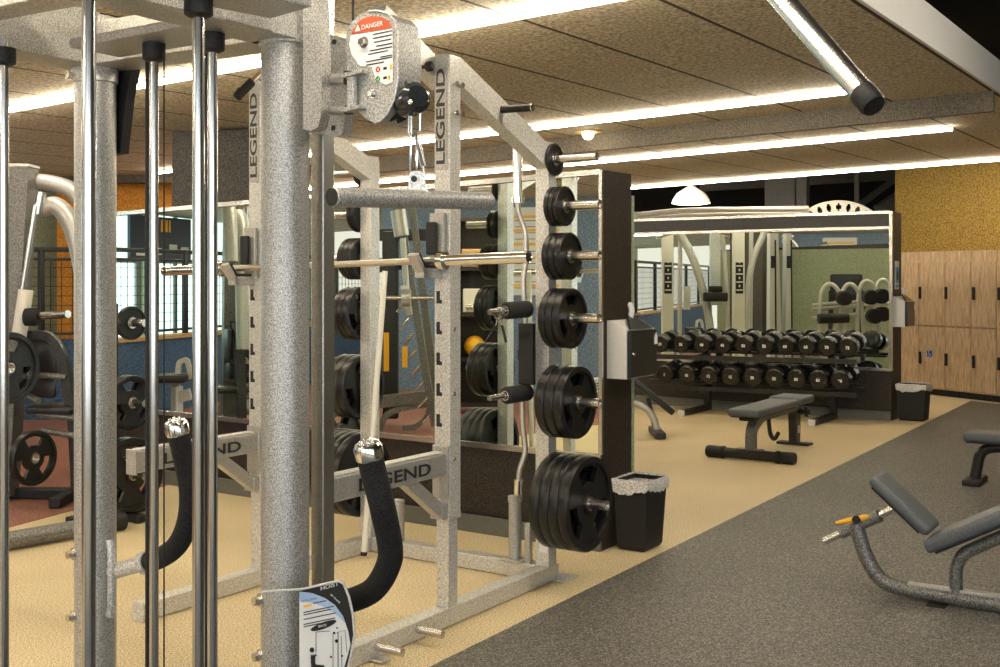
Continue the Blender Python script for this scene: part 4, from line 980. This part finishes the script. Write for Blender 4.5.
padbox((931, 543), (1090, 478), .062, .28, 'seat_pad', 1)
# dark incline bench half hidden behind the end of the partition
o = F(652, 436); w_ = lambda px, py, f=0: P(px, py, o.y+f)
t = thing('incline_bench', 'black padded incline bench half hidden behind the rack partition, by the dumbbells', 'bench', o, group='weight benches')
m = MB(); a, c = w_(628, 376), w_(672, 412); m.box((a+c)/2, (c-a).length, .26, .06, X=c-a, Z=UP, bev=.02, seg=3); m.build('back_pad', 'vinyl_black', t)
m = MB(); a, c = w_(612, 396), w_(634, 392); m.box((a+c)/2, (c-a).length, .26, .06, X=c-a, Z=UP, bev=.02, seg=3); m.build('seat_pad', 'vinyl_black', t)
m = MB(); m.tube(smoothpath([w_(612, 404), w_(632, 402), w_(646, 408), w_(654, 420), w_(657, 433)], 5), .035, 14); m.build('frame', 'silver_light', t)
m = MB(); m.bar(w_(648, 398), w_(655, 430), .04, .04); m.build('pad_support', 'dark_frame', t, smooth=0)
m = MB(); q = w_(657, 434); q.z = .035; m.box(q, .10, .50, .06, bev=.01); m.build('rear_foot', 'dark_frame', t, smooth=0)
m = MB(); q = w_(600, 434); q.z = .035; m.bar(q, w_(612, 404), .05, .05); m.build('front_leg', 'dark_frame', t, smooth=0)
# ================================================================== PLATE TREE AND MACHINES AT THE FAR LEFT
pt = P(131, 0, 6.85); pt.z = 0; tp_ = pt+V2*.20
t = thing('plate_tree', 'dark steel plate tree standing behind the left post of the cable machine', 'rack', tp_)
m = MB(); m.bar(tp_+UP*.03, tp_+UP*1.34, .07, .07, up=U2); m.build('post', 'dark_frame', t, smooth=0)
m = MB(); m.bar(tp_+V2*.25+UP*.03, tp_-V2*.30+UP*.03, .07, .05, bev=.01); m.bar(tp_-U2*.3-V2*.0+UP*.03, tp_+U2*.3+UP*.03, .07, .05, bev=.01); m.build('foot', 'black', t, smooth=0)
for z, Rr, T, w_, n_ in ((1.225, .104, .034, 'small', 1), (.735, .168, .045, 'medium', 2), (.290, .228, .052, 'large', 2)):
    m = MB(); m.tube([tp_-V2*.03+UP*z, tp_-V2*.335+UP*z], .024, 16); m.build('plate_peg', 'steel', t)
    for k in range(n_): plate(Rr, T, tp_-V2*(.20-T*k*1.05)+UP*(z-.002), -V2, '%s black weight plate on the plate tree, %s' % (w_, ('alone on its peg' if n_ == 1 else ('at the outer end of its peg', 'behind the outer one')[k])), 'plates on the plate tree', slots=Rr > .13)
# leg machine (direct view, far left)
def lm(px, py, off=0): return P(px, py, 7.5+off)
t = thing('leg_press_machine', 'grey plate loaded machine with a leaning upright and curved arms at the far left edge', 'exercise machine', Vector((lm(20, 0).x, 7.5, 0)))
m = MB(); a, c = lm(24, 168), lm(4, 500); c.z = .04; m.recttube([a, c], .17, .13, up=Vector((1, 0, 0))); m.build('leaning_upright', 'steel_grey', t, smooth=0)
m = MB(); d = (a-c).normalized(); m.box(a+d*.01, .14, .18, .02, X=Vector((1, 0, 0)), Z=d, bev=.004); m.build('upright_cap', 'silver_light', t, smooth=0)
m = MB(); m.tube(smoothpath([lm(34, 181, .1), lm(55, 184, .1), (lm(74, 192, .1)), lm(90, 215, .1), lm(98, 260, .1)], 6), .055, 18); m.build('upper_arm', 'silver', t)
m = MB(); m.tube(smoothpath([lm(44, 208), lm(56, 206), lm(68, 218), lm(78, 245), lm(88, 300), lm(96, 360)], 6), .062, 18); m.build('curved_arm', 'silver', t)
m = MB(); m.tube([lm(42, 192, -.06), lm(38, 214, -.06)], .03, 16); m.tube([lm(36, 205, -.08), lm(22, 292, -.08)], .018, 12); m.build('link_rod', 'steel', t)
m = MB(); m.tube([lm(26, 290, -.08), lm(19, 337, -.08)], .048, 18); m.build('counter_cylinder', 'cream', t)
m = MB(); m.lathe(lm(38, 317, -.1), (lm(24, 317, -.1)-lm(38, 317, -.1)).normalized(), [(0, 0), (.055, 0), (.06, .02), (.06, .08), (0, .09)], 20); m.build('roller_pad', 'foam', t)
m = MB(); m.tube([lm(38, 316, -.1), lm(68, 314, -.25)], .026, 16); m.build('plate_peg', 'steel', t)
m = MB(); m.recttube(bend([lm(24, 335), lm(50, 335), lm(62, 352), lm(74, 420), lm(78, 505)], .09, 6), .07, .06); m.build('seat_frame', 'dark_frame', t, smooth=0)
m = MB(); m.box(lm(41, 356, .06), .22, .05, .25, bev=.02); m.box(lm(40, 388, .05), .22, .05, .13, bev=.02); m.build('back_pad', 'vinyl_black', t)
m = MB(); m.tube([lm(28, 374, -.05), lm(66, 377, -.05)], .020, 12); m.tube([lm(38, 414, -.05), lm(74, 418, -.05)], .022, 12); m.tube([lm(42, 430, -.05), lm(76, 436, -.05)], .022, 12); m.tube([lm(28, 396, -.1), lm(38, 401, -.2)], .022, 12); m.build('cross_tube', 'steel_grey', t)
m = MB(); m.box(lm(56, 408, .05), .30, .30, .05, bev=.02); m.build('seat_pad', 'vinyl_black', t)
fr_ = Vector((lm(20, 0).x, 7.5, 0))
m = MB(); m.bar(fr_+Vector((-.5, .1, .04)), fr_+Vector((.55, .02, .04)), .09, .07, bev=.01); m.bar(fr_+Vector((.35, -.3, .04)), fr_+Vector((.35, .7, .04)), .08, .07, bev=.01); m.build('base_frame', 'black', t, smooth=0)
pq = lm(33, 458, -.32); plate(.178, .050, pq, Vector((.9, -.44, 0)), 'large black weight plate low on the grey machine at the left edge', 'plates on the left machine')
pq = lm(8, 368, -.34); plate(.232, .052, pq, Vector((.9, -.44, 0)), 'largest black weight plate beside the cream cylinder at the left edge', 'plates on the left machine')
# grey floor tube in front of it
a, c = F(-60, 563), F(100, 534); a.z = c.z = .055
t = thing('floor_bar', 'thick grey tube lying low across the beige floor behind the cable machine\'s left post', 'bar', (a+c)/2)
m = MB(); m.tube([a, c], .05, 20); m.build('tube', 'steel_grey', t)
m = MB(); m.tube([c-(c-a).normalized()*.01, c+(c-a).normalized()*.15], .053, 20); m.build('rubber_end', 'black', t)
# ================================================================== MACHINES STANDING OFF TO THE LEFT, seen in the rack mirror
XF[0] = reflA
def TH(name, label, cat, v, group=None): return thing(name, label, cat, reflA(v) if XF[0] is reflA else reflB(v), group)
Yv = 11.6; v = lambda px, py, o=0: P(px, py, Yv+o)
t = TH('leg_extension_machine', 'silver machine with a black seat, seen in the rack mirror beside the guide rods', 'exercise machine', Vector((v(175, 0).x, Yv, 0)))
m = MB(); m.box(v(172, 378), .34, .36, .09, bev=.03); m.build('seat_pad', 'vinyl_black', t)
m = MB(); m.recttube(bend([v(176, 392), v(178, 362), v(186, 359), v(190, 374)], .05), .05, .05); m.bar(v(168, 384), v(192, 376), .05, .05); m.bar(v(176, 386), Vector((v(176, 0).x, Yv, .05)), .08, .10, up=U2); m.bar(Vector((v(160, 0).x, Yv, .04)), Vector((v(195, 0).x, Yv, .04)), .1, .07); m.bar(v(174, 398), v(190, 394), .06, .12); m.build('frame', 'silver_light', t, smooth=0)
Yv = 10.6
t = TH('row_machine', 'tall machine with thick curved grey column, seen in the rack mirror', 'exercise machine', Vector((v(232, 0).x, Yv, 0)))
fl_ = Vector((v(226, 0).x, Yv, .04))
m = MB(); m.recttube(smoothpath([v(262, 212), v(250, 214), v(242, 224), v(238, 250), v(235, 310), fl_], 6), .16, .15, up=Vector((0, 1, 0))); m.build('column', 'steel_grey', t, smooth=0)
m = MB(); m.bar(fl_+Vector((-.3, 0, 0)), fl_+Vector((.9, 0, 0)), .1, .07); m.bar(v(238, 400), v(262, 402), .05, .06); m.build('base_frame', 'silver', t, smooth=0)
m = MB(); m.box(v(249, 330), .12, .12, 1.0, bev=.02); m.box(v(252, 355), .18, .16, .3, bev=.03); m.build('weight_shroud', 'black', t)
m = MB(); m.box(v(251, 312, -.1), .01, .01, .12); m.box(v(250, 362, -.1), .02, .02, .03); m.build('yellow_tab', 'yellow', t, smooth=0)
Yv = 10.9
t = TH('incline_press_machine', 'dark machine with two leaning notched rails, seen in the rack mirror between the rack posts', 'exercise machine', Vector((v(410, 0).x, Yv, 0)))
for px in (0, 13):
    m = MB(); a = v(398+px, 206, px*.02); c = v(434+px*.4, 452, px*.02); c.z = .05; m.recttube([a, c], .075, .07, up=Vector((1, 0, 0))); m.build('leaning_rail', 'steel_grey', t, smooth=0)
m = MB()
for k in range(9): p_ = v(402+k*3.6-6, 312+k*16, -.06); m.tube([p_, p_+Vector((.09, -.02, .10))], .012, 8)
m.build('rail_hooks', 'steel', t)
m = MB(); m.tube([v(397, 210, -.1), v(401, 236, -.1)], .075, 18); m.tube([v(402, 238, -.1), v(406, 292, -.1)], .03, 12); m.build('piston', 'silver', t)
m = MB(); m.tube([v(378, 298, -.15), v(438, 298, -.15)], .024, 14); m.build('cross_bar', 'steel', t)
m = MB(); m.tube([v(401, 298, -.15), v(410, 298, -.15)], .085, 22); m.bar(v(403, 285, -.12), v(409, 315, -.12), .11, .06, up=Vector((1, 0, 0))); m.build('carriage_hub', 'silver', t)
m = MB(); m.box(v(390, 325, .4), .16, .12, 1.9, bev=.02); m.bar(v(374, 235, .5), v(446, 235, .5), .1, .12); m.bar(v(374, 268, .5), v(432, 262, .5), .1, .10); m.bar(v(372, 300, .4), v(372, 430, .4), .1, .1, up=U2); m.build('rear_frame', 'dark_frame', t, smooth=0)
m = MB(); m.bar(v(378, 402), v(432, 396), .08, .12); m.recttube(bend([v(376, 440), v(384, 415), v(400, 408), v(428, 404)], .15), .06, .06); m.recttube(bend([v(402, 428), v(414, 428), v(426, 418), v(430, 404)], .15), .06, .05); m.build('foot_frame', 'steel_grey', t, smooth=0)
m = MB(); m.box(v(385.5, 352, -.2), .05, .02, .37); m.box(v(404, 357, -.2), .05, .02, .20); m.build('yellow_plate', 'yellow', t, smooth=0)
Yv = 12.4
t = TH('storage_shelf', 'dark shelf holding pale boxes, seen in the rack mirror beside the mirrored plates', 'shelf', Vector((v(476, 0).x, Yv, 0)))
m = MB()
for z in (.1, .6, 1.1, 1.6, 2.15): m.box(Vector((v(478, 0).x, Yv, z)), .62, .35, .04)
for x_ in (-.3, .3): m.box(Vector((v(478, 0).x+x_, Yv, 1.08)), .04, .35, 2.15)
m.box(Vector((v(478, 0).x, Yv+.16, 1.1)), .6, .02, 2.1); m.build('shelf_unit', 'brown', t, smooth=0)
for (px, py, mt, w_, h_, lab) in ((474, 247, 'ledge', .28, .20, 'tan box on the dark shelf seen in the rack mirror'), (476, 275, 'cream', .30, .26, 'cream box on the dark shelf seen in the rack mirror')):
    zz_ = 1.12 if py == 275 else 1.62
    m = MB(); c = Vector((v(px, 0).x, Yv-.02, zz_+h_/2+.002)); m.box(c, w_, .22, h_, bev=.01); tag(m.build('storage_box', mt, smooth=0), lab, 'box')
m = MB(); c = Vector((v(474, 0).x, Yv-.02, .62+.12)); m.ball(c, .118); tag(m.build('medicine_ball', 'yellow'), 'orange ball on the dark shelf seen in the rack mirror', 'ball')
# ================================================================== MACHINES SEEN IN THE DUMBBELL MIRROR
XF[0] = reflB
Yv = 15.0
t = TH('functional_trainer', 'pale functional trainer with twin weight columns, mirrored above the dumbbells', 'exercise machine', Vector((v(700, 0).x, Yv, 0)))
for px in (667, 738):
    m = MB(); m.box(Vector((v(px, 0).x, Yv, 1.08)), .15, .12, 2.1, bev=.01); c_ = m.build('weight_column', 'cream', t, smooth=0)
    m = MB(); m.box(Vector((v(px, 0).x, Yv-.065, v(0, 278).z)), .10, .012, .42)
    m.build('weight_stack_window', 'ink', c_, smooth=0)
    m = MB()
    for k in range(4): m.box(Vector((v(px, 0).x, Yv-.074, v(0, 266+k*8).z)), .085, .004, .018); m.box(Vector((v(px, 0).x, Yv-.074, v(0, 262+k*8).z)), .02, .004, .03)
    m.build('weight_numbers', 'cream', c_, smooth=0)
    m = MB(); m.tube([v(px+13, 228, .1), Vector((v(px+13, 0).x, Yv+.1, .05))], .03, 12); m.build('side_tube', 'silver_light', t)
for pts, r in (([(679, 232), (694, 262), (706, 305), (712, 345)], .055), ([(765, 230), (752, 262), (747, 300), (744, 345)], .045), ([(722, 234), (725, 270), (728, 330)], .03)):
    m = MB(); m.tube(smoothpath([v(*q) for q in pts], 5), r, 14); m.build('arm_tube', 'silver_light', t)
m = MB(); m.tube([v(643, 230), v(672, 226), v(744, 223)], .028, 12); m.tube([v(656, 238, -.2), v(676, 232, -.2)], .02, 10); m.tube([v(708, 229, -.2), v(729, 236, -.2)], .02, 10); m.build('top_bar', 'chrome', t)
m = MB(); m.box(v(714.5, 268), .13, .10, 1.0); m.build('center_post', 'silver_light', t, smooth=0)
m = MB(); m.box(v(715, 297, -.1), .32, .12, .12, bev=.02); m.box(v(715, 289, -.1), .18, .1, .08, bev=.02); m.build('carriage', 'black', t)
m = MB(); m.bar(Vector((v(655, 0).x, Yv, .04)), Vector((v(760, 0).x, Yv, .04)), .12, .07); m.build('base_frame', 'silver', t, smooth=0)
m = MB(); m.box(v(647, 345), .10, .08, .5, bev=.02); tag(m.build('bench_backrest', 'black'), 'upright black pad mirrored at the left end of the dumbbells', 'pad')
m = MB(); m.box(v(686.5, 298, .3), .09, .02, .32); tag(m.build('wall_notice', 'paper', smooth=0), 'small white notice mirrored between the trainer columns', 'sign')
Yv = 16.4
for k, (x0_, x1_, lab) in enumerate(((770, 783, 'left'), (786, 792, 'right'))):
    t = TH('cable_tower', 'pale tapered cable tower mirrored above the dumbbells, %s of the pair' % lab, 'exercise machine', Vector((v(x0_, 0).x, Yv, 0)))
    m = MB(); m.prism([v(x0_, 233), v(x0_+ (8 if k == 0 else 5), 233), Vector((v(x1_, 0).x, Yv, .05)), Vector((v(x0_-1, 0).x, Yv, .05))], (0, .2, 0)); m.build('shroud', 'housing', t, smooth=0)
    m = MB(); m.box(v(x0_+3, 262, -.03), .07, .04, .18); m.tube([v(x0_+5, 240, -.05), Vector((v(x0_+5, 0).x, Yv-.05, .1))], .012, 8); m.build('slot', 'black', t, smooth=0)
Yv = 15.8
t = TH('barbell_stand', 'steel stand of arched tubes and dark rollers mirrored at the right of the dumbbell mirror', 'rack', Vector((v(850, 0).x, Yv, 0)))
for cx_, w_, y_ in ((830, 11, 284), (850, 10, 284), (867, 10, 281), (883, 9, 280)):
    m = MB(); m.tube(smoothpath([v(cx_-w_, 345), v(cx_-w_+1, 300), v(cx_-w_*.6, y_+4), v(cx_, y_), v(cx_+w_*.7, y_+6), v(cx_+w_+1, 305), v(cx_+w_+4, 345)], 5), .03, 10); m.build('arched_tube', 'silver_light', t)
for px, py in ((842, 298), (868, 297), (879, 296), (872, 316), (880, 314)):
    m = MB(); m.lathe(v(px, py, -.2), (0, -1, 0), [(0, 0), (.10, 0), (.105, .02), (.105, .14), (.09, .16), (0, .16)], 20); m.build('roller', 'black', t)
for py in (307, 316, 303):
    m = MB(); m.tube([v(812, py+2), v(895, py-4)], .025, 10); m.build('cross_bar', 'silver_light', t)
m = MB(); m.tube([v(818, 319, -.1), v(848, 318, -.1)], .07, 14); m.build('long_roller', 'black', t)
m = MB(); m.bar(Vector((v(815, 0).x, Yv, .04)), Vector((v(890, 0).x, Yv, .04)), .5, .07); m.build('base_frame', 'dark_frame', t, smooth=0)
XF[0] = None
# rear cladding of the rack partition, seen in the dumbbell mirror
c0_, c1_ = pr+U2*.385, pl+U2*.385
b = MB(); b.bar(c0_+UP*1.0, c1_+UP*1.0, .03, 1.95, bev=0); struct(b.build('wall_partition_rear', 'greenwall', smooth=0))
pz = lambda b_, z: pr+U2*.41+V2*b_+UP*z
t = thing('blue_wall_panel', 'slate blue wall panel mirrored at the right of the dumbbell mirror', 'panel', pz(.9, 1.0))
m = MB(); m.box(pz(.75, 1.05), .75, .02, 1.75, X=V2); m.build('panel', 'slate', t, smooth=0)
m = MB()
for z in (.95, 1.25, 1.55, 1.8): m.box(pz(.75, z)+U2*.05, .7, .05, .03, X=V2)
for b_ in (.42, .75, 1.08): m.box(pz(b_, 1.4)+U2*.05, .03, .05, .85, X=V2)
m.build('grid_rack', 'dark_frame', t, smooth=0)
# treadmill console in front of that panel
XF[0] = None; tq = reflB(P(846, 0, 17.6)); tq.z = 0
t = thing('treadmill', 'black treadmill with an upright console mirrored in the dumbbell mirror', 'treadmill', tq)
m = MB(); m.box(tq+UP*1.35, .50, .10, .42, X=V2, bev=.03); m.build('console', 'black', t)
m = MB(); m.box(tq+U2*.055+UP*1.36, .36, .01, .24, X=V2); m.build('screen', 'board', t, smooth=0)
m = MB()
for s in (-1, 1): m.bar(tq+V2*s*.26+UP*.12, tq+V2*s*.24+UP*1.3, .06, .06, up=U2); m.bar(tq+V2*s*.28+UP*1.05, tq+V2*s*.28+UP*1.0+U2*.5, .05, .05)
m.build('upright', 'black', t, smooth=0)
m = MB(); m.box(tq+U2*.55+UP*.10, .70, 1.1, .16, X=V2, bev=.02); m.build('deck', 'black', t, smooth=0)
# pull-up rig with a perforated arch rising behind the dumbbell mirror wall
rg = P(735, 0, 14.9); rg.z = 0
t = thing('training_rig', 'pale tubular rig with a perforated arch rising behind the dumbbell mirror wall', 'rig', rg)
v = lambda px, py, o=0: P(px, py, 14.9+o)
m = MB(); m.tube(smoothpath([v(622, 217), v(680, 211), v(740, 209.5), v(808, 208.5)], 6), .038, 12); m.build('top_tube', 'silver_light', t)
m = MB(); m.tube(smoothpath([v(622, 221, .4), v(700, 214, .4), v(806, 213, .4)], 6), .03, 12); m.build('top_tube', 'silver_light', t)
for px in (636, 806):
    m = MB(); m.bar(v(px, 212), Vector((v(px, 0).x, 14.9, .02)), .09, .09, up=U2); m.build('rig_post', 'silver', t, smooth=0)
# arch: ring-sector plate with round openings
m = MB(); NA, NR = 72, 6; cxx, top_ = 838, 206
A = v(806, 214); Bp = v(872, 213); cc = (A+Bp)/2-UP*.62; Ro = (A-cc).length+.03
vs = []; fs = []
a0 = math.atan2(A.z-cc.z, A.x-cc.x)+.02; a1 = math.atan2(Bp.z-cc.z, Bp.x-cc.x)-.02
for lay in (0, 1):
    for i in range(NR+1):
        for k in range(NA+1):
            a = a0+(a1-a0)*k/NA; r_ = Ro-.16+.16*i/NR; vs.append(cc+Vector((math.cos(a)*r_, lay*.012, math.sin(a)*r_)))
idx = lambda l, i, k: l*(NR+1)*(NA+1)+i*(NA+1)+k
def hole(i, k): u = (k+.5)/NA*7 % 1; w_ = (i+.5)/NR; return ((u-.5)/.26)**2+((w_-.5)/.30)**2 < 1
for i in range(NR):
    for k in range(NA):
        if hole(i, k): continue
        fs.append((idx(0, i, k), idx(0, i, k+1), idx(0, i+1, k+1), idx(0, i+1, k))); fs.append((idx(1, i, k), idx(1, i+1, k), idx(1, i+1, k+1), idx(1, i, k+1)))
m.add(vs, fs); m.tube([cc+Vector((math.cos(a0+(a1-a0)*k/20)*Ro, .006, math.sin(a0+(a1-a0)*k/20)*Ro)) for k in range(21)], .012, 8)
m.build('perforated_arch', 'cream', t, smooth=0)
# message board on the window wall, seen in the rack mirror
q_ = lambda s, z, off=0: far0+rr*s+rn*(.12+off)+UP*z
def shit(px):                                    # distance along the window wall seen in mirror column px
    va, vb = reflA(far0+rn*.12), reflA(far0+rr+rn*.12); d2 = (vb-va); k = (px-CX)/FPX
    return (k*va.y-va.x)/(d2.x-k*d2.y)
sa_, sb_ = sorted((shit(128), shit(189)))
zc = 1.5+(278-238)/FPX*reflA(q_((sa_+sb_)/2, 0)).y
t = thing('message_board', 'black display board with white and yellow lettering, seen in the rack mirror by the windows', 'sign', q_((sa_+sb_)/2, zc))
m = MB(); m.box(q_((sa_+sb_)/2, zc), sb_-sa_, .06, .62, X=rr, bev=.01); m.build('board', 'board', t, smooth=0)
m = MB()
for s_, z_ in ((.15, -.22), (.42, -.20), (.68, -.14), (.88, -.17)): m.box(q_(sa_+(sb_-sa_)*s_, zc+z_, .035), (sb_-sa_)*.13, .006, .10, X=rr)
m.build('white_lettering', 'white', t, smooth=0)
m = MB()
for s_ in (.49, .53, .57, .62): m.box(q_(sa_+(sb_-sa_)*s_, zc+.18, .035), .04, .006, .18, X=rr)
m.build('yellow_lettering', 'yellow', t, smooth=0)
# ================================================================== CAMERA, LIGHT
cam = bpy.data.cameras.new('camera'); co = bpy.data.objects.new('camera', cam); COL.objects.link(co); sc.camera = co
cam.sensor_width = 36; cam.lens = FPX/1000*36; cam.shift_y = -(333.5-HY)/1000; cam.clip_end = 100; cam.clip_start = .05
co.location = (0, 0, EYE); co.rotation_euler = (PI/2, 0, 0)
w = bpy.data.worlds.new('world'); sc.world = w; w.use_nodes = True
w.node_tree.nodes['Background'].inputs[0].default_value = (1, .93, .82, 1); w.node_tree.nodes['Background'].inputs[1].default_value = .35
sc.view_settings.view_transform = 'Standard'; sc.view_settings.look = 'None'; sc.view_settings.exposure = 1.58; sc.view_settings.gamma = 1
sc.view_settings.use_curve_mapping = False
sc.cycles.max_bounces = 8; sc.cycles.diffuse_bounces = 3; sc.cycles.glossy_bounces = 5
sc.cycles.sample_clamp_indirect = 6; sc.cycles.use_denoising = True
